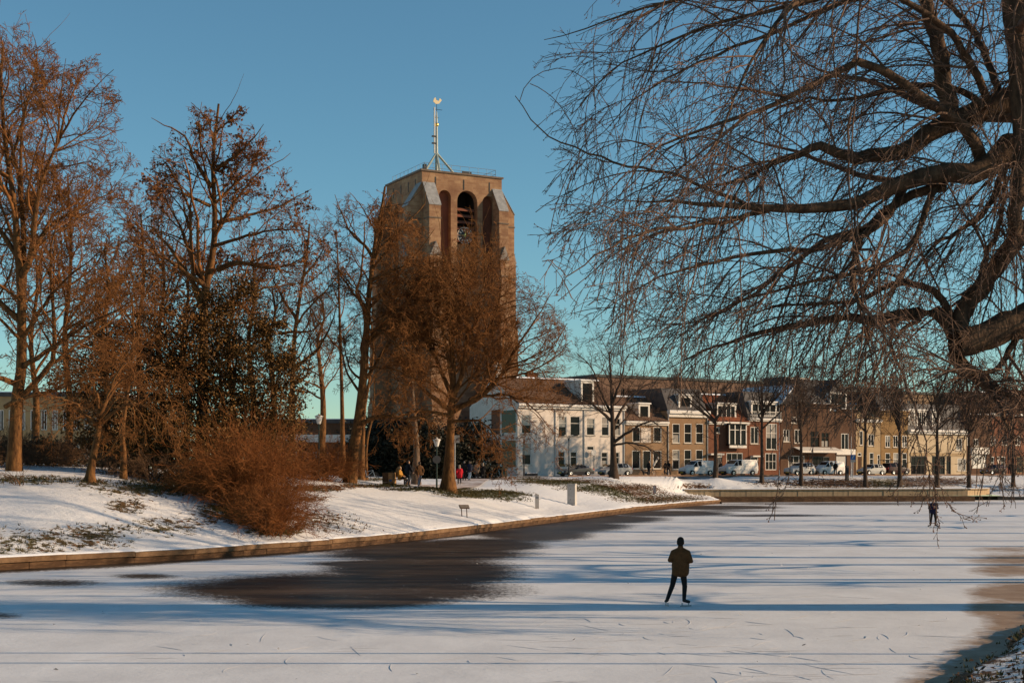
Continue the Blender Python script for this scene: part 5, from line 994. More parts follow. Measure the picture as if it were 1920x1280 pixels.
# ---- the weeping beech in the foreground on the right
d = 39; BB = (16.8, 39.0, bank_z(16.8,39.0)-.1); BG = np.array(BB)
be = empty('weeping_beech', BB, 0, 'huge weeping beech leaning in from the right with thick boughs and hanging twigs', 'tree')
tk, tkr = traced([([(2108,1100),(2095,900),(2075,720),(2050,560),(2020,420),(1985,280),(1945,150),(1905,40),(1900,-150)],39,39,92,40)], 22); tk[0,0] = BG-(0,0,.3); tkr[0] = base_flare(tk[0], tkr[0], 1.7)
link('trunk', tubes_mesh('trunk', [(tk-BG, tkr, 16)]), M_bark3, be)
LB = [ # (pixels, d0, d1, w0, w1)
 ([(2000,150),(1955,168),(1909,182),(1846,205),(1784,230),(1737,252),(1709,275),(1659,291),(1609,298)],39,38,60,24),
 ([(1609,298),(1534,276),(1497,290),(1455,303),(1400,332),(1340,352)],38,36.5,22,4),
 ([(2010,330),(1960,290),(1902,268),(1865,300),(1843,325),(1765,324),(1715,338),(1677,348),(1640,366),(1596,384),(1500,392),(1406,387),(1281,381),(1156,374)],39,36,58,1.2),
 ([(1845,318),(1838,285),(1799,231),(1752,200),(1706,162),(1659,134),(1615,117),(1580,131),(1534,150),(1502,168),(1437,206),(1362,226),(1297,250),(1244,270),(1200,309),(1169,359),(1150,386)],38.6,35,25,1.2),
 ([(1784,232),(1780,206),(1768,150),(1762,94),(1746,40),(1728,-30)],38.5,39,36,22),
 ([(1850,200),(1846,178),(1824,131),(1799,81),(1752,34),(1680,-5),(1600,-20)],38.7,37,17,9),
 ([(1880,190),(1874,181),(1846,100),(1824,62),(1793,25),(1770,-10)],38.8,38,15,9),
 ([(2090,420),(2000,520),(1960,575),(1920,600),(1870,620),(1826,640),(1790,645)],39,38.5,80,50),
 ([(2000,360),(1950,400),(1920,433),(1903,457),(1864,505),(1835,546),(1811,575),(1790,630)],39,38.4,34,34),
 ([(1790,630),(1772,594),(1737,588),(1692,588),(1671,594),(1618,600),(1582,594),(1538,598),(1499,609),(1470,614),(1440,620),(1375,640),(1310,660),(1255,690)],38.4,36,30,1.2),
 ([(1785,610),(1778,582),(1761,555),(1737,540),(1716,531),(1677,531),(1648,543),(1618,561),(1574,567),(1514,570),(1464,573),(1420,585),(1360,610)],38.4,36.5,17,1.2),
 ([(1770,350),(1715,362),(1677,386),(1648,407),(1624,432),(1559,445),(1529,463),(1499,484),(1470,505),(1440,531),(1390,566),(1310,600),(1225,612)],38.4,36,20,1.2),
 ([(1625,432),(1608,462),(1596,510),(1600,545),(1618,580)],38,37.6,12,8),
 ([(1700,345),(1650,420),(1580,452),(1500,468),(1400,480),(1300,500),(1190,540),(1110,600)],38.5,35.5,16,1.2),
 ([(1728,-30),(1650,-90),(1500,-60),(1350,-20),(1200,18),(1100,55),(1020,75)],39,35,18,1.2),
 ([(1680,-5),(1560,-5),(1500,8),(1350,42),(1250,80),(1150,132),(1068,218)],38,35.5,12,1.2),
 ([(1720,-10),(1600,0),(1450,60),(1300,122),(1200,182),(1110,268)],38.5,36,12,1.2),
 ([(1560,-10),(1500,0),(1475,22),(1437,72),(1400,131),(1375,187),(1359,231),(1331,297),(1309,392)],37.5,35,10,1.2),
 ([(1406,387),(1300,345),(1250,322),(1170,309),(1078,278),(1010,240),(966,180)],36.5,34.5,8,1.5),
 ([(1440,395),(1330,420),(1230,430),(1130,470),(1060,520)],37,35,10,2),
 ([(1765,328),(1740,380),(1720,440),(1650,500),(1560,520),(1450,545),(1350,580),(1260,640)],38.4,37,14,1.2),
 ([(1910,600),(1900,640),(1870,690),(1800,700),(1740,690),(1690,710)],38.8,37,16,1.2),
 ([(1790,660),(1820,700),(1870,730),(1930,740)],38.4,37,30,12),([(1845,700),(1880,770),(1900,830)],38,37,14,3),
 ([(1905,40),(1910,140),(1915,260),(1905,380),(1900,440)],38,38,40,26),
 ([(1846,205),(1800,170),(1740,160),(1660,172),(1590,185),(1500,190),(1430,220),(1360,290)],38.4,40,14,1.2),
 ([(1900,270),(1850,390),(1800,430),(1740,470),(1700,540)],39.5,41,16,3),
 ([(1737,588),(1690,620),(1660,650),(1640,700),(1620,760)],38.2,37,9,2),
 ([(1835,546),(1850,480),(1880,400),(1890,300)],39,41,14,4)]
lb_pts = []
_rb = np.random.default_rng(77); LB = [(a_,b_,c_+(_rb.uniform(-4.5,4.5) if w_ < 31 else _rb.uniform(-1,1)),w_,v_) for a_,b_,c_,w_,v_ in LB]
P, Rr = traced(LB, 20)
P[:,1:-1] += TR.normal(0,.025,P[:,1:-1].shape)
for i in range(len(LB)): link('bough', tubes_mesh('bough', [(P[i:i+1]-BG, Rr[i:i+1], 10 if Rr[i,0] > .15 else 7)]), M_bark3, be)
g = []; TB = np.random.default_rng(23)
# off-frame boughs high on the right give the crown its depth
q = grow(tk[:, -14:], tkr[:, -14:], 9, L=.9, ang=(45,80), k=16, t=(.35,1), trop=(-.03,0,-.02), rr=.4, tip=.1, taper=.2, rg=TB); g.append((q[0]-BG, q[1], 7)); 
Pa, Ra = P, Rr
def pxy(Q): return 960+F*Q[...,0]/Q[...,1], HOR-F*(Q[...,2]-EYE)/Q[...,1]
def keep_b(Q):
    x, y = pxy(Q[:,-1]); x0, y0 = pxy(Q[:,0]); lim = np.interp(x, [960,1000,1060,1150,1300,1500,1750,1950], [330,420,610,715,745,790,880,980]); r_ = TB.random(len(x))
    ok = (y < lim+40*r_)&(x > 985+30*r_); return ok
def side(n, L, **k): return grow(Pa, Ra, n, L=L, rel=False, rg=TB, **k)
S1 = side(11, 3.2, ang=(18,58), k=11, t=(.10,1), trop=(-.05,-.01,-.10), wig=.09, jit=.5, taper=.2, rr=.65, rl=.011, tip=.25, keep=keep_b)
S1b = grow(q[0], q[1], 11, L=3.0, rel=False, rg=TB, ang=(25,62), k=11, t=(.15,1), trop=(-.05,0,-.12), wig=.10, jit=.5, rr=.5, rl=.0085, keep=keep_b)
S1 = (np.concatenate((S1[0],S1b[0])), np.concatenate((S1[1],S1b[1])))
S2 = grow(*S1, 9, L=1.7, rel=False, ang=(18,52), k=6, t=(.08,1), trop=(-.03,0,-.17), wig=.09, jit=.6, taper=.3, rr=.7, rl=.0095, tip=.4, rg=TB, keep=keep_b)
S3 = grow(*S2, 5, L=.45, rel=False, ang=(22,58), k=3, t=(.06,1), trop=(0,0,-.12), wig=.12, jit=.65, rr=.8, rl=.011, tip=.6, rg=TB)
S4 = grow(*S3, 1, L=.14, rel=False, ang=(25,60), k=2, t=(.2,1), trop=(0,0,-.06), wig=.12, jit=.6, rr=.9, rl=.03, tip=.9, rg=TB)
for (Q, RQ), sd, mn in ((S1,5,.011),(S2,3,.0085),(S3,3,.0068),(S4,3,.006)): g.append((Q-BG, np.maximum(RQ,mn), sd))
# long weeping strands that hang straight down from the boughs
def keep_w(Q):
    x, y = pxy(Q[:,-1]); lim = np.interp(x, [1000,1150,1300,1500,1750,1950], [420,690,770,840,900,980]); return (y < lim+50*TB.random(len(x)))&(x > 1030)
S5 = side(5, 4.2, ang=(30,75), k=12, t=(.15,.98), trop=(-.02,-.01,-.42), wig=.07, jit=.55, taper=.1, rr=.5, rl=.0055, tip=.45, keep=keep_w)
S6 = grow(*S5, 9, L=.55, rel=False, ang=(15,45), k=4, t=(.2,1), trop=(0,0,-.16), wig=.10, jit=.6, rr=.8, rl=.011, tip=.6, rg=TB)
for (Q, RQ), sd, mn in ((S5,5,.0115),(S6,3,.007)): g.append((Q-BG, np.maximum(RQ,mn), sd))
# long hanging whips in front
WH = [([(1690,590),(1668,640),(1690,700),(1715,760),(1737,850),(1742,905),(1744,985)],37.5,36,7,1),([(1736,850),(1758,905),(1790,960),(1820,975)],36.3,36,3,.8),([(1733,840),(1735,900),(1728,950)],36.3,36,2.5,.8),([(1742,890),(1752,925),(1760,990)],36.2,36,2.5,.8),([(1725,800),(1700,880),(1672,925)],36.6,36,2.5,.8),
      ([(1485,640),(1480,720),(1470,800),(1462,880),(1452,975)],36.5,36,3.5,.8),([(1495,680),(1485,780),(1475,900),(1448,960)],36.4,36,3,.8),([(1614,-5),(1606,100),(1600,230),(1598,300),(1606,425),(1620,520)],36.5,36,5,1.5),([(1478,-5),(1470,90),(1464,200),(1462,300),(1478,400)],36,36,5,1.5),([(1565,-5),(1560,60),(1570,180),(1590,300)],36,36,4,1),
      ([(1598,200),(1590,330),(1602,470),(1622,560),(1640,680),(1655,720)],36.4,36,5,1.2),([(1745,330),(1740,400),(1750,500)],37,36.6,3,1),([(1880,180),(1865,280),(1860,360)],37,36.6,4,1),([(1912,-5),(1900,90),(1915,200),(1908,330)],36.8,36.4,4.5,1.2),([(1560,600),(1545,700),(1530,800),(1520,880)],36.8,36.3,3,.8),([(1620,600),(1625,700),(1612,800)],36.8,36.4,3,.8),
      ([(1380,640),(1372,720),(1350,800)],36.5,36,2.5,.8),([(1290,600),(1280,690),(1255,740)],36.3,36,2.5,.8),([(1800,690),(1812,790),(1806,860)],37.5,37,3.5,.8),([(1870,640),(1885,740),(1878,850)],37.3,37,3.5,.8)]
Pw, Rw = traced(WH, 14); Pw[:,1:-1] += TB.normal(0,.03,Pw[:,1:-1].shape); g.append((Pw-BG, np.maximum(Rw,.011), 5))
w1 = grow(Pw, Rw, 9, L=.6, rel=False, ang=(18,50), k=6, t=(.08,1), trop=(0,0,-.15), wig=.12, rr=.7, rl=.01, tip=.5, rg=TB, jit=.7); w2 = grow(*w1, 3, L=.17, rel=False, ang=(25,60), k=4, trop=(0,0,-.08), rr=.9, rl=.02, rg=TB, jit=.6)
g += [(w1[0]-BG, np.maximum(w1[1],.0075), 3), (w2[0]-BG, np.maximum(w2[1],.006), 3)]
link('crown', tubes_mesh('crown', g), M_twig3, be)
# buds at the twig ends
bp = np.concatenate((S3[0][::6,-1], S4[0][::7,-1], w1[0][:,-1], w2[0][:,-1], S2[0][::2,-1]))-BG; nb_ = len(bp); s = .021*TB.uniform(.7,1.5,(nb_,1)); ax = np.eye(3)
V = np.stack((bp+ax[2]*s*1.4, bp+ax[0]*s, bp+(-.5*ax[0]+.87*ax[1])*s, bp+(-.5*ax[0]-.87*ax[1])*s), 1).reshape(-1,3); I = np.arange(nb_*4).reshape(-1,4)
o = link('buds', np_mesh('buds', V, [np.concatenate((I[:,[0,1,2]],I[:,[0,2,3]],I[:,[0,3,1]],I[:,[1,3,2]]))]), mat('dark_bud', (.07,.028,.022), (.14,.06,.04), 3, .7, island=1), be); o['kind'] = 'stuff'

# ---- trees further along the right bank: two stand at the frame edge, the rest out of view to the right cast the long shadows on the ice
def bank_tree(label, X, Y, H_, seed, rg_n=9, w=.42, mbk=M_bark4, mtw=M_twig4, nn=(12,8,6,4)):
    r = np.random.default_rng(seed); b = (X, Y, bank_z(X,Y)-.1); e = empty('bank_tree', b, 0, label, 'tree', 'trees along the right bank')
    tp = resample([(0,0,-.2),(r.normal(0,.3),r.normal(0,.3),H_*.3),(r.normal(0,.5),r.normal(0,.5),H_*.65),(r.normal(0,.7),r.normal(0,.7),H_)],18)[None]; tr_ = base_flare(None, np.linspace(w,.04,18), 1.6)[None]
    L1 = grow(tp, tr_, nn[0], L=.5, ang=(35,70), k=12, t=(.22,.97), trop=(0,0,.05), wig=.15, taper=.4, rr=.6, tip=.25, rg=r); L2 = grow(*L1, nn[1], L=.45, ang=(28,60), k=7, rl=.022, wig=.16, rg=r); L3 = grow(*L2, nn[2], L=.45, ang=(28,60), k=5, rl=.012, wig=.18, rg=r); L4 = grow(*L3, nn[3], L=.5, ang=(28,60), k=2, rl=.011, wig=.2, rg=r)
    link('trunk', tubes_mesh('trunk', [(tp,tr_,10),(*L1,6)]), mbk, e); link('crown', tubes_mesh('crown', [(L2[0],np.maximum(L2[1],.013),4),(L3[0],np.maximum(L3[1],.012),3),(L4[0],np.maximum(L4[1],.011),3)]), mtw, e); return e
B1 = bank_tree('dark many branched bare tree behind the weeping beech at the right edge', 27.5, 60.5, 17, 41)
B2 = bank_tree('second dark bare tree on the right bank further along', 38.5, 84, 16, 42, nn=(14,8,6,3))
for i, (X, Y, sc, src, lb) in enumerate([(22.8,48.6,.8,B1,'smaller bare tree on the right bank just past the weeping beech'),(36,75,.9,B1,'bare tree standing back from the right bank, out of view'),(33,56,1.0,B2,'tall bare tree standing well back behind the weeping beech'),(30,38,.95,B1,'tall bare tree behind the weeping beech trunk, out of view'),(36,47,1.05,B2,'tallest bare tree well back on the right bank, out of view'),(44,93,.85,B1,'bare tree beside the far curve of the right bank'),(32.5,69.5,.75,B1,'bare tree on the right bank out of view'),(47.5,102,.8,B2,'bare tree on the far right bank out of view'),(54,116,.75,B1,'bare tree at the far end of the right bank'),(70,140,.8,B2,'bare tree where the canal bends away'),(84,158,.9,B1,'bare tree past the bend of the canal'),(74,178,.8,B1,'bare tree standing on the shaded far right bank'),(92,178,.9,B2,'bare tree beyond the shaded far right bank')]):
    z = bank_z(X,Y)-.1 if Y < 145 else gz(X,Y)-.1
    copy_tree(src, (X,Y,z), .8+1.9*i, sc, lb)
# ------------------------------------------------------------------ vehicles
def paint(name, c): return mat(name, c, tuple(.85*a for a in c), 2, .5 if c[0] > .3 else .28, .3, coat=0 if c[0] > .3 else .4)
M_tail = mat('tail_lamp', (.35,.01,.01), None, rough=.25, spec=.5); M_head = mat('head_lamp', (.55,.55,.52), None, rough=.12, spec=.6); M_plate = mat('yellow_plate', (.62,.42,.03), None, rough=.5); M_trimk = mat('black_plastic', (.018,.018,.02), None, rough=.6)
KINDS_ = { # x, z low, z belt, half width belt, z roof, half width roof; index of cowl, roof start, roof end; wheels; side glass (from,to)
 'hatch': ([(0,.36,.56,.66,.60,.58),(.12,.24,.68,.79,.73,.66),(.85,.20,.86,.84,.91,.70),(1.10,.20,.91,.85,.95,.72),(1.85,.20,.93,.85,1.41,.60),(2.6,.20,.95,.85,1.48,.60),(3.35,.20,.97,.85,1.43,.58),(3.78,.25,.97,.82,1.03,.66),(3.95,.36,.70,.76,.80,.66)], 3,4,6,(.78,3.15),(3,6)),
 'coupe': ([(0,.34,.52,.66,.56,.58),(.15,.22,.62,.80,.67,.66),(1.1,.18,.80,.85,.84,.70),(1.45,.18,.86,.86,.88,.72),(2.15,.18,.88,.86,1.27,.58),(2.6,.18,.90,.86,1.31,.57),(3.0,.18,.92,.86,1.25,.56),(3.6,.22,.92,.84,.97,.66),(4.1,.36,.72,.76,.82,.66)], 3,4,6,(.85,3.2),(3,6)),
 'suv': ([(0,.40,.70,.70,.76,.60),(.12,.28,.84,.82,.90,.68),(.85,.26,.98,.88,1.02,.72),(1.10,.26,1.02,.88,1.06,.74),(1.75,.26,1.04,.88,1.56,.64),(2.6,.26,1.06,.88,1.64,.64),(3.6,.26,1.08,.88,1.60,.62),(3.9,.30,1.06,.85,1.15,.70),(4.05,.40,.80,.80,.90,.70)], 3,4,6,(.80,3.2),(3,6)),
 'van': ([(0,.40,.70,.72,.78,.62),(.12,.28,.88,.84,.96,.70),(.80,.24,1.04,.90,1.10,.74),(1.00,.24,1.08,.90,1.14,.76),(1.75,.24,1.10,.90,1.76,.70),(2.35,.24,1.10,.90,1.84,.72),(2.5,.24,1.10,.90,1.85,.72),(4.2,.24,1.10,.90,1.82,.72),(4.4,.34,.95,.86,1.50,.72)], 3,4,9,(.85,3.55),(3,5)),
 'bigvan': ([(0,.42,.80,.80,.90,.68),(.14,.28,.98,.90,1.06,.76),(.80,.24,1.16,.95,1.22,.80),(1.00,.24,1.20,.95,1.27,.82),(1.70,.24,1.20,.95,1.90,.78),(2.3,.24,1.20,.95,1.97,.80),(2.45,.24,1.20,.95,1.98,.80),(4.7,.24,1.20,.95,1.95,.80),(4.9,.36,1.05,.92,1.60,.78)], 3,4,9,(.95,3.95),(3,5))}
def vehicle(kind, px, label, col, o=7.2, front=None, cat='car', flip=False, name=None):
    st, ic, ir, ie, wx, sg = KINDS_[kind]; L = st[-1][0]; s = row_s(px,o); A = RO+RN*o+RU*s
    e = empty(name or ('parked_van' if 'van' in kind else 'parked_car'), (A[0],A[1],ROAD_Z+.075), RA+(math.pi if flip else 0), label, cat, 'vehicles parked along the street'); x0 = -L/2
    ring = lambda q: [(q[0]+x0,-q[3]*.90,q[1]),(q[0]+x0,-q[3]*1.0,(q[1]+q[2])/2),(q[0]+x0,-q[3],q[2]),(q[0]+x0,-q[5],q[4]),(q[0]+x0,q[5],q[4]),(q[0]+x0,q[3],q[2]),(q[0]+x0,q[3]*1.0,(q[1]+q[2])/2),(q[0]+x0,q[3]*.90,q[1])]
    R_ = [ring(q) for q in st]; mb = MB(); vs = [v for r_ in R_ for v in r_]; fs = []
    for i in range(len(st)-1):
        for k in range(8): fs.append((i*8+k, i*8+(k+1)%8, (i+1)*8+(k+1)%8, (i+1)*8+k))
    fs += [tuple(range(8)), tuple(range((len(st)-1)*8, len(st)*8))[::-1]]; mb.add(vs, fs); body = mb.build('body', col, e, False, .05)
    def inset(q, f, off):
        q = [Vector(v) for v in q]; c = sum(q, Vector())/4; n = (q[1]-q[0]).cross(q[3]-q[0]).normalized(); n = n if n.dot(c-Vector((0,0,.8))) > 0 else -n; return [c+(v-c)*f+n*off for v in q]
    g = MB(); g.quad(*inset((R_[ic][3],R_[ic][4],R_[ir][4],R_[ir][3]), .90, .012)); g.build('windscreen', M_glass, e)
    if ie < len(st)-1: MB().quad(*inset((R_[ie][3],R_[ie][4],R_[ie+1][4],R_[ie+1][3]), .86, .012)).build('rear_window', M_glass, e)
    for a, b in ((2,3),(5,4)):
        for i in range(sg[0], sg[1]): MB().quad(*inset((R_[i][a],R_[i+1][a],R_[i+1][b],R_[i][b]), .84, .012)).build('side_window', M_glass, e)
    W_ = st[4][3]; fz = st[1][2]
    for sy in (-1,1):
        MB().box(x0-.02,sy*W_*.60-.14,fz-.20,x0+.14,sy*W_*.60+.14,fz-.05).build('headlight', M_head, e, bevel=.02)
        MB().box(x0+L-.12,sy*W_*.80-.08,st[-2][2]-.28,x0+L+.02,sy*W_*.80+.08,st[-2][2]-.02).build('tail_light', M_tail, e, bevel=.02)
        MB().box(x0+st[ic][0]+.30,sy*(W_+.10)-.08,st[ic][2]+.02,x0+st[ic][0]+.42,sy*(W_+.10)+.08,st[ic][2]+.18).build('mirror', front or M_trimk, e, bevel=.02)
        for x in wx:
            ww = MB().lathe([(.24,-.10),(.33,-.10),(.345,-.06),(.345,.06),(.33,.10),(.24,.10)], (x0+x,sy*(W_-.06),.345), 20, 'y').build('wheel', M_rubber, e, True)
            rm = MB().lathe([(.02,sy*.085),(.10,sy*.105),(.24,sy*.095),(.24,sy*.07),(.02,sy*.06)], (x0+x,sy*(W_-.06),.345), 12, 'y').build('rim', M_chrome, ww)
            MB().lathe([(.02,sy*.0),(.39,sy*.0),(.39,sy*.012),(.02,sy*.012)], (x0+x,sy*(W_-.02),.36), 20, 'y').build('wheel_arch', M_trimk, e)
    MB().box(x0-.05,-W_*.72,.26,x0+.10,W_*.72,.26+.22*(1.5 if 'van' in kind else 1)).build('front_bumper', M_trimk if front is None else front, e, bevel=.03)
    MB().box(x0+L-.08,-W_*.80,.28,x0+L+.05,W_*.80,.50).build('rear_bumper', M_trimk, e, bevel=.03)
    MB().box(x0-.065,-.26,.36,x0-.05,.26,.47).build('number_plate', M_plate, e)
    return e
vehicle('coupe', 1079, 'dark grey coupe parked in front of the white corner house', paint('dark_grey_paint', (.035,.035,.04)))
vehicle('hatch', 1153, 'silver grey hatchback partly behind the spreading street tree', paint('silver_paint', (.24,.25,.26)))
vehicle('van', 1306, 'small white delivery van with a dark front bumper, left of the young tree', paint('white_van_paint', (.76,.72,.67)), cat='van')
vehicle('bigvan', 1384, 'larger white delivery van with a dark front in front of the red brick house', paint('white_van_paint', (.76,.72,.67)), cat='van')
vehicle('suv', 1499, 'small white car behind the trunk in front of the gabled brick house', paint('white_car_paint', (.60,.58,.55)))
vehicle('van', 1552, 'white van with a dark bonnet in front of the pale garage door', paint('white_van_paint', (.76,.72,.67)), cat='van', front=M_trimk)
vehicle('hatch', 1633, 'pale silver hatchback in front of the ochre brick house', paint('pale_silver_paint', (.42,.42,.40)))
vehicle('suv', 1678, 'dark car with red tail lamps in front of the golden brick house', paint('dark_red_paint', (.045,.012,.012)), flip=True)
vehicle('hatch', 1862, 'dark red hatchback in front of the lettered white shop', paint('maroon_paint', (.05,.012,.01)))

# ------------------------------------------------------------------ people
def capsule(a, b, ra, rb, n=12):
    a, b = np.array(a, float), np.array(b, float); t = b-a; L = np.linalg.norm(t); t = t/L if L > 1e-6 else np.array((0,0,1.)); ref = np.array((0,0,1.)) if abs(t[2]) < .9 else np.array((1.,0,0)); u = np.cross(t, ref); u /= np.linalg.norm(u); v = np.cross(t, u)
    prof = [(-ra*math.cos(w), ra*math.sin(w)) for w in np.linspace(.05, math.pi/2, 5)]+[(L+rb*math.sin(w), rb*math.cos(w)) for w in np.linspace(0, math.pi/2-.05, 5)]
    V = []; Fc = []
    for h, r_ in prof:
        for k in range(n): w = 2*math.pi*k/n; V.append(a+t*h+(u*math.cos(w)+v*math.sin(w))*r_)
    m_ = len(prof)
    for i in range(m_-1):
        for k in range(n): Fc.append((i*n+k, i*n+(k+1)%n, (i+1)*n+(k+1)%n, (i+1)*n+k))
    Fc += [tuple(range(n))[::-1], tuple(range((m_-1)*n, m_*n))]; return V, Fc
def fused(name, bones, voxel, mats, smooth=5):
    """capsules joined into one continuous skin; every face takes the material of the nearest bone"""
    mb = MB()
    for b in bones: mb.add(*capsule(*b[:4]))
    tmp = bpy.data.objects.new('tmp', mb.mesh('tmp')); COL.objects.link(tmp); m = tmp.modifiers.new('r','REMESH'); m.mode = 'VOXEL'; m.voxel_size = voxel; m.use_smooth_shade = True; sm = tmp.modifiers.new('s','SMOOTH'); sm.factor = .5; sm.iterations = smooth
    dg = bpy.context.evaluated_depsgraph_get(); me = bpy.data.meshes.new_from_object(tmp.evaluated_get(dg)); om = tmp.data; bpy.data.objects.remove(tmp); bpy.data.meshes.remove(om); me.name = name; me.materials.clear()
    names = list(dict.fromkeys(b[4] for b in bones))
    for k in names: me.materials.append(mats[k])
    n = len(me.polygons); c = np.empty(n*3, np.float32); me.polygons.foreach_get('center', c); c = c.reshape(-1,3); best = np.full(n, 9.); idx = np.zeros(n, np.int32)
    for b in bones:
        p, q = np.array(b[0], float), np.array(b[1], float); d = q-p; L2 = max(d@d, 1e-9); t = np.clip((c-p)@d/L2, 0, 1); dist = np.linalg.norm(c-p-t[:,None]*d, axis=1)-(b[2]+(b[3]-b[2])*t); s = dist < best; best[s] = dist[s]; idx[s] = names.index(b[4])
    me.polygons.foreach_set('material_index', idx); me.polygons.foreach_set('use_smooth', np.ones(n, bool)); me.update(); return me
M_skin = mat('skin', (.42,.25,.17), None, rough=.5, spec=.3); M_hair = mat('dark_hair', (.02,.013,.009), (.05,.03,.02), 12, .6, .3)
def hand(w, dirv, palm, tagn='skin', s=1.):
    """palm with four fingers of unequal length, bent at the knuckles, and a thumb leaving the side of the palm"""
    w = np.array(w, float); d = np.array(dirv, float); d /= np.linalg.norm(d); p = np.array(palm, float); p = p-(p@d)*d; p /= np.linalg.norm(p); x = np.cross(d, p); B = [(w, w+d*.085*s, .026*s, .034*s, tagn)]
    for i, (o, l) in enumerate(((-.030,.070),(-.010,.080),(.010,.074),(.029,.056))):
        a = w+d*.085*s+x*o*s; b = a+(d*.8+p*.45)*l*.55*s; c = b+(d*.35+p*.9)*l*.5*s; B += [(w+d*.04*s+x*o*.7*s, a, .013*s, .0115*s, tagn), (a, b, .0115*s, .010*s, tagn), (b, c, .010*s, .0085*s, tagn)]
    a = w+d*.03*s-x*.028*s; b = a+(d*.5-x*.75+p*.3)*.045*s; c = b+(d*.8-x*.1+p*.5)*.035*s; return B+[(a,b,.0145*s,.012*s,tagn),(b,c,.012*s,.010*s,tagn)]
def person(name, loc, face, label, col, pose='walk', voxel=.025, group=None, h=1.0, hair=None, coat_len=.84, hood=None, boots=None, trousers=None, skates=False, extra=None, hat=None, phase=1, legs=None, arms=None):
    """local axes: +y is where the person looks, x to their right. One skin, clothing and hair as children."""
    J = mat('cloth_'+name.replace(' ','_')+'_'+str(abs(hash(col))%9999), col, tuple(.7*a for a in col), 9, .85, .15, bump=.4, bscale=16); T_ = trousers or mat('dark_trousers', (.012,.012,.015), (.02,.02,.024), 9, .85, .15); Bt = boots or mat('dark_boots', (.012,.010,.009), None, rough=.6)
    lift = .10 if skates else 0; hz = .93+lift
    if legs is None:
        legs = {'walk': (((-.09,.02*phase,hz),(-.10,.16*phase+.05,.52),(-.10,.05*phase+.02,.10),(-.11,.20*phase+.02,.05)), ((.09,-.02*phase,hz),(.10,-.04*phase+.06,.51),(.10,-.34*phase,.15),(.11,-.20*phase,.05))),
                'stand': (((-.09,0,hz),(-.11,.02,.51),(-.12,-.02,.09),(-.15,.15,.045)), ((.09,0,hz),(.11,.02,.51),(.12,-.02,.09),(.16,.14,.045))),
                'sit': (((-.09,0,.52),(-.12,.42,.52),(-.12,.45,.10),(-.13,.60,.05)), ((.09,0,.52),(.13,.42,.50),(.13,.40,.10),(.14,.56,.05)))}[pose]
    drop = .05
    dz = -.41 if pose == 'sit' else lift; sh = 1.43+dz; nk = (0,.01,1.50+dz); hd = (0,.03,1.63+dz)
    if arms is None:
        arms = {'walk': (((-.20,0,sh),(-.27,-.10*phase-.03,1.15+dz),(-.25,-.06*phase+.06,.93+dz)), ((.20,0,sh),(.27,.10*phase-.03,1.15+dz),(.25,.16*phase+.06,.95+dz))),
                'stand': (((-.20,0,sh),(-.28,-.05,1.15+dz),(-.24,.10,.96+dz)), ((.20,0,sh),(.28,-.05,1.15+dz),(.24,.10,.96+dz))),
                'sit': (((-.20,0,sh),(-.28,.06,1.16+dz),(-.14,.26,1.08+dz)), ((.20,0,sh),(.28,.06,1.16+dz),(.14,.26,1.08+dz)))}[pose]
    arms = tuple(((a_[0][0],a_[0][1],a_[0][2]-drop),)+tuple(a_[1:]) for a_ in arms)
    hp = np.array((0,0,legs[0][0][2]+.02)); B = []
    for sx in (-1,1):
        B += [(hp+(sx*.07,0,.02), hp+(sx*.09,0,.20), .115, .11, 'top'), (hp+(sx*.09,0,.20), (sx*.10,.0,sh-.10), .11, .115, 'top'), ((sx*.05,0,sh-.0), (sx*.17,0,sh-.06), .085, .072, 'top'), (hp+(sx*.05,-.02,-.02), hp+(sx*.09,0,-.03), .12, .11, 'leg')]
    for L_ in legs: B += [(L_[0], L_[1], .102, .070, 'leg'), (L_[1], L_[2], .072, .052, 'leg'), ((L_[2][0],L_[2][1]-.03,L_[2][2]-.02), L_[3], .048, .042, 'boot')]
    for sgn, A in zip((-1,1), arms):
        B += [(A[0], A[1], .060, .048, 'top'), (A[1], A[2], .047, .034, 'top')]
        dv = np.array(A[2])-np.array(A[1]); B += hand(np.array(A[2])+dv/np.linalg.norm(dv)*.02, dv+np.array((0,.03,0)), (-sgn,.25,0) if pose != 'sit' else (0,0,-1))
    B += [(nk, (0,.02,1.56+dz), .056, .054, 'skin'), (hd, (0,.015,1.665+dz), .086, .092, 'skin'), ((0,.07,1.575+dz), (0,.06,1.62+dz), .048, .062, 'skin'), ((0,.105,1.635+dz), (0,.128,1.612+dz), .012, .017, 'skin'), ((-.088,.0,1.64+dz), (-.090,-.01,1.61+dz), .018, .014, 'skin'), ((.088,.0,1.64+dz), (.090,-.01,1.61+dz), .018, .014, 'skin')]
    for sx in (-1,1): B.append(((sx*.03,.098,1.652+dz),(sx*.045,.092,1.652+dz),.012,.010,'skin'))
    me = fused('person', B, voxel, {'top': J, 'leg': T_, 'boot': Bt, 'skin': M_skin}); o = link('person', me); o.location = loc; o.rotation_euler = (0,0,face); o.scale = (h,h,h); tag(o, label, 'person', group)
    # jacket: looser, with a hem, collar and cuffs
    K = []; hem = coat_len+dz
    for sx in (-1,1):
        K += [((sx*.105,0,hem+.10),(sx*.105,0,1.15+dz),.135,.130,'j'), ((sx*.105,0,1.15+dz),(sx*.10,0,sh-.09),.130,.130,'j'), ((sx*.06,0,sh+.0),(sx*.175,0,sh-.045),.088,.078,'j'), ((sx*.10,-.015,hem+.05),(sx*.10,-.01,hem+.25),.140,.145,'j')]
    K += [((0,-.015,hem+.05),(0,-.01,1.15+dz),.15,.142,'j'),((0,0,1.15+dz),(0,.0,sh-.06),.135,.125,'j')]
    for A in arms: K += [(A[0],A[1],.074,.064,'j'), (A[1],A[2],.062,.048,'j')]
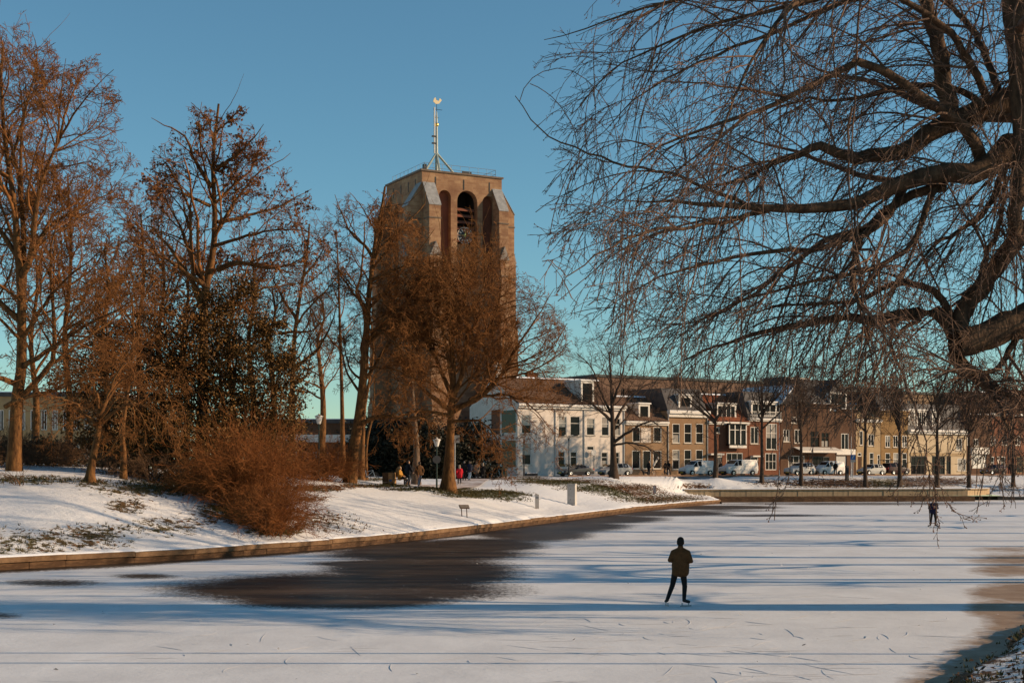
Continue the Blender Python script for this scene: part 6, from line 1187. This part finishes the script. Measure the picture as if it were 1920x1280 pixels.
    K += [((0,-.02,1.49+dz),(0,-.015,1.535+dz),.082,.078,'j')]
    if pose == 'sit': K = [k for k in K if True]
    link('jacket', fused('jacket', K, voxel if voxel < .015 else .028, {'j': J}, 9 if voxel < .015 else 4), None, o)
    hm = hair or M_hair
    Hs = [((0,-.015,1.665+dz),(0,.0,1.69+dz),.100,.098,'h'),((0,-.045,1.60+dz),(0,-.04,1.66+dz),.075,.09,'h')]
    if hat: Hs = [((0,-.005,1.67+dz),(0,.005,1.715+dz),.106,.098,'h'),((0,-.03,1.63+dz),(0,-.02,1.66+dz),.09,.1,'h')]
    if hood: Hs = [((0,-.06,1.50+dz),(0,-.05,1.56+dz),.10,.09,'h'),((0,-.02,1.67+dz),(0,-.01,1.69+dz),.102,.1,'h')]
    link('hat' if hat else ('hood' if hood else 'hair'), fused('hair', Hs, max(voxel,.014), {'h': hat or hood or hm}, 2), None, o)
    e_ = MB()
    for sx in (-1,1): e_.lathe([(.0,-.01),(.009,-.004),(.009,.004),(.0,.008)], (sx*.036,.112,1.645+dz), 8, 'y')
    ey = e_.build('eyes', M_dark, o); ey['kind'] = 'stuff'
    if skates:
        for L_ in legs:
            a, b = np.array(L_[2]), np.array(L_[3]); d = b-a; d[2] = 0; d /= np.linalg.norm(d); a0 = np.array((a[0],a[1],0))-d*.13; b0 = np.array((a[0],a[1],0))+d*.24
            n_ = np.array((-d[1],d[0],0))*.004; mb = MB()
            mb.add([a0-n_, b0-n_, b0+n_, a0+n_, a0-n_+(0,0,.035), b0-n_+(0,0,.035), b0+n_+(0,0,.035), a0+n_+(0,0,.035)], [(0,3,2,1),(4,5,6,7),(0,1,5,4),(1,2,6,5),(2,3,7,6),(3,0,4,7)])
            for q in (.18,.75): c_ = a0+(b0-a0)*q; mb.tube([c_+(0,0,.03), c_+(0,0,.10)], .018, 6)
            sk = mb.build('skate_blade', M_steel, o)
    if extra: extra(o)
    return o
ice = lambda px, d: ((px-960)/F*d, d, .0)
jeans = mat('blue_jeans', (.025,.045,.085), (.05,.08,.13), 8, .85, .15); jeans_d = mat('dark_jeans', (.014,.02,.032), (.03,.04,.055), 8, .85, .15); sk_black = mat('black_tights', (.008,.008,.009), None, rough=.7, spec=.2)
def cuff(o): pass
person('skater', ice(1276,39.1), -.22, 'skater in a brown jacket and black trousers seen from behind on the ice', (.095,.046,.018), voxel=.009, trousers=sk_black, skates=True, hat=mat('dark_knit_cap', (.012,.010,.009), (.025,.02,.018), 30, .9, .1), coat_len=.80,
       legs=(((-.13,.0,1.00),(-.23,.07,.57),(-.36,-.02,.19),(-.42,.13,.125)), ((.06,.0,1.00),(.11,.05,.56),(.10,-.02,.19),(.22,.08,.125))), arms=(((-.20,0,1.53),(-.285,-.06,1.27),(-.13,.20,1.22)), ((.20,0,1.53),(.29,-.05,1.25),(.13,.21,1.20))))
def red_mittens(o): MB().prism([(-.03,1.20),(.03,1.20),(.045,1.42),(-.045,1.42)], 'y', .135, .16).build('red_scarf', mat('red_cloth', (.35,.03,.02), (.25,.02,.02), 8, .8), o)
person('far skater', ice(1750,91.4), math.pi, 'skater in a navy jacket facing the camera behind the hanging twigs at the right', (.018,.018,.045), voxel=.012, trousers=sk_black, skates=True, coat_len=.86, extra=red_mittens, hair=mat('red_brown_hair', (.12,.045,.02), (.06,.03,.015), 12, .6),
       legs=(((-.09,0,1.02),(-.13,.03,.56),(-.15,.0,.19),(-.24,.13,.125)), ((.09,0,1.02),(.15,.04,.56),(.19,.02,.19),(.36,.12,.125))), arms=(((-.20,0,1.53),(-.29,.02,1.26),(-.07,.22,1.34)), ((.20,0,1.53),(.29,.02,1.26),(.07,.23,1.32))))
GP = 'people walking on the park path'
person('walker', at(765.5,103,.08), 2.2+math.pi, 'man in a dark jacket and blue jeans standing beside the wooden bench', (.014,.015,.022), 'walk', trousers=jeans_d, group=GP, h=1.04)
person('brown walker', at(786.5,101.5,.08), .35, 'man in a brown jacket walking right of the dark jacketed man on the park path', (.13,.065,.030), 'walk', trousers=jeans, group=GP, phase=-1)
person('red walker', at(861.5,124,.08), .1, 'person in a bright red coat walking away on the park path', (.50,.015,.025), 'walk', group=GP, coat_len=.70, hood=mat('pale_fur', (.35,.28,.22), (.2,.15,.11), 20, .9), boots=mat('pale_boots', (.5,.48,.45), None, rough=.7))
person('black walker', at(870.5,129,.08), .0, 'person in a black jacket just right of the red coat', (.014,.013,.013), 'walk', group=GP, phase=-1, hair=mat('grey_hair', (.16,.14,.12), (.1,.08,.07), 12, .7))
person('navy walker', at(880,129,.08), -.2, 'person in a navy jacket and pale blue jeans in the middle of the walking group', (.018,.022,.04), 'walk', group=GP, trousers=mat('light_jeans', (.10,.15,.22), (.16,.22,.30), 8, .85))
person('grey walker', at(893.5,141,.08), .1, 'person in a grey tan coat walking second from the right in the group', (.14,.11,.085), 'walk', group=GP, coat_len=.66, phase=-1)
person('fur hood walker', at(905.5,147,.08), .0, 'person in a black coat with a pale fur hood, rightmost of the walking group', (.016,.014,.013), 'stand', group=GP, coat_len=.68, hood=MATS['pale_fur'])
def on_street(px, o): q = RO+RN*o+RU*row_s(px,o); return (q[0], q[1], ROAD_Z+.09)
GS = 'people on the street pavement'
person('street walker', on_street(1247.5,9.9), RA+1.4, 'person in black walking on the street left of the striding one', (.012,.011,.011), 'walk', group=GS)
person('street walker two', on_street(1253.5,9.7), RA-1.2, 'person in black striding on the street just left of the small white van', (.013,.012,.014), 'walk', group=GS, phase=-1)
person('doorway person', on_street(1351.5,2.5), RA+math.pi, 'person in dark clothes at the doorway between the two white vans', (.018,.015,.013), 'stand', group=GS)
person('van person', on_street(1566.5,9.6), 2.6, 'person in dark clothes beside the white van with a dark bonnet', (.016,.014,.014), 'stand', group=GS)
person('right person', on_street(1893,9.2), 2.9, 'left one of two dark people at the far right end of the street', (.014,.014,.018), 'stand', group=GS)
person('right person two', on_street(1901,9.3), 3.3, 'right one of two dark clothed people at the far right end of the street', (.02,.016,.018), 'stand', group=GS)

# ------------------------------------------------------------------ bicycles and dog
def bicycle(loc, rz, label, col, group='bicycles'):
    e = empty('bicycle', loc, rz, label, 'bicycle', group)
    for x in (-.53,.53):
        w = MB(); n = 24
        w.lathe([(.315,-.018),(.345,-.018),(.35,0),(.345,.018),(.315,.018),(.315,-.018)], (x,0,.35), n, 'y', False); wh = w.build('wheel', M_rubber, e)
        sp = MB()
        for k in range(8): a = math.pi*k/8; sp.tube([(x-.32*math.cos(a),0,.35-.32*math.sin(a)),(x+.32*math.cos(a),0,.35+.32*math.sin(a))], .004, 3)
        sp_ = sp.build('spokes', M_steel, wh); sp_['kind'] = 'stuff'
    f = MB()
    for a, b in (((-.53,0,.35),(-.08,0,.30)),((-.08,0,.30),(-.22,0,.82)),((-.53,0,.35),(-.20,0,.75)),((-.08,0,.30),(.36,0,.72)),((-.19,0,.70),(.34,0,.80)),((.36,0,.85),(.53,0,.35))): f.tube([a,b], .020, 6)
    f.build('frame', col, e); MB().tube([(.33,0,.86),(.30,0,1.05),(.30,-.05,1.06),(.14,-.27,1.02)], .014, 5).tube([(.30,.05,1.06),(.14,.27,1.02)], .014, 5).build('handlebar', M_dark, e)
    MB().prism([(-.34,-.09),(-.34,.09),(-.20,.06),(-.06,.025),(-.06,-.025),(-.20,-.06)], 'z', .90, .96).tube([(-.22,0,.80),(-.22,0,.90)], .016, 5).build('saddle', M_trimk, e); MB().tube([(-.16,.10,.30),(-.08,.10,.30),(.0,-.10,.30)], .015, 5).lathe([(.09,-.012),(.09,.012)], (-.08,.03,.30), 12, 'y').build('crank', M_dark, e)
    MB().box(-.78,-.07,.72,-.38,.07,.745).build('carrier', M_dark, e)
    return e
bicycle(at(690,112,.06), .15, 'pale blue bicycle parked in front of the dark yew by the leaning tree', paint('pale_blue_paint', (.18,.25,.33)))
q = on_street(1219,9.9); bicycle(q, RA, 'dark bicycle held by a person in front of the narrow tan house', paint('black_paint', (.02,.02,.022)))
person('bicycle person', on_street(1216.5,10.2), RA-math.pi/2, 'person in dark clothes standing with a bicycle in front of the narrow tan house', (.012,.012,.014), 'stand', group=GS)
def dog(loc, rz, label):
    B = [((-.28,0,.42),(.05,0,.43),.12,.13,'d'),((.05,0,.43),(.26,0,.45),.13,.15,'d'),((.26,0,.50),(.42,0,.66),.10,.075,'d'),((.42,0,.68),(.46,0,.69),.085,.08,'d'),((.48,0,.67),(.60,0,.65),.05,.035,'d'),((-.38,0,.46),(-.56,0,.56),.035,.02,'d')]
    for sy in (-.09,.09):
        B += [((.25,sy,.42),(.24,sy,.22),.06,.035,'d'),((.24,sy,.22),(.25,sy,.04),.033,.03,'d'),((.25,sy,.035),(.31,sy,.03),.032,.028,'d'),((-.28,sy,.42),(-.20,sy,.28),.085,.045,'d'),((-.20,sy,.28),(-.34,sy,.17),.042,.03,'d'),((-.34,sy,.17),(-.32,sy,.04),.028,.028,'d'),((-.32,sy,.035),(-.26,sy,.03),.032,.028,'d'),((.44,sy*.7,.74),(.41,sy*.9,.66),.025,.015,'d')]
    o = link('dog', fused('dog', B, .016, {'d': mat('black_fur', (.010,.009,.009), (.02,.018,.017), 20, .8)}, 3)); o.location = loc; o.rotation_euler = (0,0,rz); return tag(o, label, 'dog')
dog(on_street(1210.5,10.2), RA+2.9, 'black dog standing left of the person with the bicycle')

# ------------------------------------------------------------------ street and park furniture
def ptz(px, d, py): return EYE+(HOR-py)/F*d
M_green = mat('dark_green_paint', (.012,.035,.028), None, rough=.5); M_lamp = mat('frosted_lantern', (.62,.60,.56), None, rough=.35, spec=.5)
def lantern(px, d, py, label, disc=False):
    b = at(px,d); H_ = ptz(px,d,py)-b[2]; e = empty('park_lamp', b, 0, label, 'street lamp', 'park path lamps')
    MB().lathe([(.07,-.1),(.07,.8),(.045,.9),(.04,H_-.55),(.05,H_-.52)], n=10).build('post', M_green, e)
    hd_ = MB().lathe([(.10,H_-.52),(.13,H_-.48),(.24,H_-.08),(.24,H_-.04)], n=12).build('lantern', M_lamp, e); MB().lathe([(.30,H_-.036),(.28,H_+.02),(.06,H_+.10),(.03,H_+.18)], n=12).build('lamp_cap', M_trim, hd_)
    if disc: MB().lathe([(.0,-.02),(.30,-.02),(.30,.0),(.0,.0)], (0,-.09,ptz(px,d,861)-b[2]), 20, 'y').build('round_sign', mat('grey_sign_back', (.22,.19,.17), (.16,.14,.12), 3, .6), e)
    return e
lantern(598,95,780,'white lantern lamp rising above the rounded red brown shrub'); lantern(819,106,824,'white lantern lamp with a round sign left of the wide tree', True)
# square sign on a post behind the wide tree
b = at(853,104); H_ = ptz(853,104,816)-b[2]; e = empty('square_sign', b, 0, 'white square sign on a pale post just right of the wide tree', 'sign'); MB().lathe([(.04,-.1),(.04,H_)], n=8).build('post', M_steel, e)
MB().box(.02,-.07,H_-.55,.34,-.045,H_+.02).build('sign_board', M_white, e); MB().box(.12,-.074,H_-.36,.26,-.0705,H_-.18).build('sign_symbol', mat('grey_print', (.25,.25,.26), None), e)
# wooden bench with side block
wood = mat('raw_timber', (.34,.20,.085), (.22,.12,.05), 2.5, .8, .2, stretch=(.4,2,2), bump=.3); dwood = mat('brown_timber', (.11,.055,.025), (.07,.035,.018), 2.5, .85, .2)
b = at(745,104.5,.03); e = empty('wooden_bench', b, -.35, 'wooden park bench with a tall block at its left end where a person sits', 'bench')
MB().box(-1.05,-.35,0,-.25,.35,.92).build('end_block', dwood, e, bevel=.01); MB().box(-.56,-.362,.02,-.24,-.352,.90).box(-.248,-.36,.02,-.238,.34,.90).build('painted_lit_facing', wood, e); MB().box(-.50,-.372,.26,-.28,-.364,.40).build('blue_notice', mat('blue_print', (.05,.10,.22), None), e)  # pale facing paints the block's lit faces; the dark timber left is its shade
for i in range(3): MB().box(-.23,-.33+i*.22,.40,.95,-.13+i*.22,.45).build('seat_plank', wood, e)
MB().box(.80,-.3,0,.92,.3,.395).build('end_leg', dwood, e); ob_ = MB().lathe([(.0,-.025),(.26,-.025),(.26,.025),(.0,.025)], (0,0,0), 18, 'y').build('oval_back_board', wood, e); ob_.location = (-.10,.36,.95); ob_.scale = (.75,1,1.4)
person('sitting', (b[0]+.20,b[1]-.05,b[2]), -1.9, 'person in a mustard yellow jacket sitting on the wooden bench', (.42,.20,.035), 'sit', trousers=sk_black, hair=mat('blond_hair', (.40,.28,.14), (.25,.16,.08), 12, .6))
# green bin
b = at(944.5,155); e = empty('litter_bin', b, .3, 'dark green litter bin beside the path near the white house', 'bin'); MB().box(-.3,-.28,.0,.3,.28,1.05).build('body', M_green, e, bevel=.03); MB().prism([(-.33,1.055),(.33,1.055),(.2,1.2),(-.2,1.2)], 'y', -.31, .31).build('lid', M_green, e); MB().box(-.2,-.288,.72,.2,-.283,.92).build('opening', M_dark, e)
# utility cabinet, bollard, lectern
b = at(1072.5,118); e = empty('utility_cabinet', b, -.35, 'tall pale grey metal utility cabinet standing on the snowy bank', 'cabinet'); cb_ = mat('pale_cabinet', (.48,.45,.41), (.38,.35,.32), 2, .55, .3)
MB().box(-.34,-.24,-.05,.34,.24,1.78).build('body', cb_, e, bevel=.015); MB().box(-.37,-.27,1.782,.37,.27,1.86).build('roof', cb_, e, bevel=.01); MB().box(-.30,-.252,.1,.30,-.243,1.72).build('door', cb_, e); MB().box(-.1,-.262,1.42,.0,-.2535,1.46).box(-.1,-.262,.55,.0,-.2535,.59).build('lock', M_dark, e)
b = at(1007,108.5); e = empty('bollard', b, 0, 'short white post standing on the snow left of the utility cabinet', 'post'); MB().prism([(-.15,-.05),(.15,-.05),(.15,1.05),(-.15,1.18)], 'y', -.12, .12).build('post', M_white, e, bevel=.01); MB().box(-.11,-.13,.75,.11,-.1205,.9).build('plate', mat('grey_print', (.25,.25,.26), None), e)
b = at(870.5,86.5); e = empty('information_lectern', b, .25, 'small tilted information board on two legs on the snowy bank', 'sign')
for x in (-.16,.16): MB().tube([(x,-.06,-.08),(x,.10,.58)], .028, 6).build('leg', dwood, e)
MB().prism([(-.14,.48),(.20,.68),(.19,.715),(-.155,.515)], 'x', -.30, .30).build('board', dwood, e); MB().prism([(-.12,.497),(.18,.674),(.165,.70),(-.135,.523)], 'x', -.27, .27).build('panel', mat('printed_panel', (.30,.24,.18), (.16,.13,.10), 6, .4), e).location = (0,-.012,.022)
# no mooring sign
b = at(1227.5,136); e = empty('mooring_sign', b, -.2, 'small red and white mooring sign on a thin post near the low bank wall', 'sign'); MB().lathe([(.035,-.1),(.035,1.55)], n=8).build('post', mat('pale_post', (.40,.33,.28), None, rough=.6), e)
rd_ = mat('sign_red', (.42,.06,.05), None, rough=.5); MB().box(-.16,-.06,.80,.16,-.038,1.55).build('sign_board', M_white, e); mb = MB(); mb.box(-.16,-.068,.80,-.125,-.0615,1.55).box(.125,-.068,.80,.16,-.0615,1.55).box(-.124,-.068,.80,.124,-.0615,.84).box(-.124,-.068,1.51,.124,-.0615,1.55); mb.add([(-.12,-.066,.86),(-.08,-.066,.84),(.12,-.066,1.49),(.08,-.066,1.51)], [(0,1,2,3)]); mb.build('red_border', rd_, e)
# tall lamps along the street
def mast(px, d, py, label, arms=(1,), kind='street_lamp', m=None, w=.06, cat='street lamp', grp='tall street lamps'):
    b = at(px,d); H_ = ptz(px,d,py)-b[2]; e = empty(kind, b, 0, label, cat, grp); MB().lathe([(w*1.6,-.1),(w*1.5,.9),(w,1.0),(w*.6,H_)], n=8).build('post', m or M_dark, e)
    for a in arms:
        ar = MB().tube([(0,0,H_-.7),(a*.18,0,H_-.15),(a*.75,-.05,H_)], .03, 5).build('arm', m or M_dark, e); MB().prism([(-.12,0),(.12,0),(.07,.09),(-.07,.09)], 'x', a*.7-.05 if a > 0 else a*.7-.45, a*.7+.45 if a > 0 else a*.7+.05).build('lamp_head', M_dark, ar); ar.children[0].location = (0,-.05,H_-.05)
    return e
mast(1066.5,158,816,'dark street lamp with two arms in front of the white corner house', (.8,-.8)); mast(982.5,158,822,'dark single arm street lamp at the corner of the white house', (.5,))
mast(1461,171,716,'slim pale flag pole before the brick house with the white roof dormer', (), 'flag_pole', M_steel, .05, 'pole', None); mast(1596,176,775,'slim pale mast left of the blue parking sign', (), 'flag_pole', M_steel, .06, 'pole', None)
# blue sign
b = at(1599,174); H_ = ptz(1599,174,852)-b[2]; e = empty('parking_sign', b, 0, 'blue square sign with a white plate under it on a pole by the street', 'sign'); MB().lathe([(.05,-.1),(.05,H_)], n=8).build('post', M_steel, e); MB().box(-.30,-.08,H_-.62,.30,-.055,H_).build('sign_board', mat('sign_blue', (.02,.14,.42), None, rough=.4), e); MB().box(-.30,-.08,H_-.92,.30,-.055,H_-.65).build('lower_plate', M_white, e); MB().prism([(-.16,H_-.5),(-.02,H_-.5),(.16,H_-.1),(.02,H_-.1)], 'y', -.088, -.0815).build('white_bar', M_white, e)
b = at(1588,172); e = empty('dark_post_box', b, .3, 'slim dark service post left of the blue sign', 'post'); MB().box(-.18,-.16,-.05,.18,.16,1.75).build('body', M_trimk, e, bevel=.02); MB().box(-.13,-.168,1.3,.13,-.163,1.6).build('panel', M_slate, e)
b = at(995.5,163.2); e = empty('planter', b, RA, 'long low black planter trough before the blank wall of the white house', 'planter'); MB().box(-.75,-.3,0,.75,.3,.42).build('trough', M_trimk, e, bevel=.02); MB().box(-.7,-.25,.421,.7,.25,.47).build('soil', M_snow, e)
# two slim masts on the near right bank, out of view to the right; their shadows cross the ice
for Y, X, lb in ((29.0,12.6,'slim lamp mast on the near right bank, further one of two'),(27.5,12.0,'slim lamp mast on the near right bank, nearer one of two')):
    e = empty('lamp_mast', (X,Y,bank_z(X,Y)-.1), 0, lb, 'street lamp', 'lamp masts on the right bank'); MB().lathe([(.07,-.1),(.065,1),(.05,8.6)], n=10).build('post', M_steel, e); MB().lathe([(.0,8.55),(.28,8.6),(.28,8.66),(.0,8.8)], n=14).build('lamp_head', M_lamp, e)
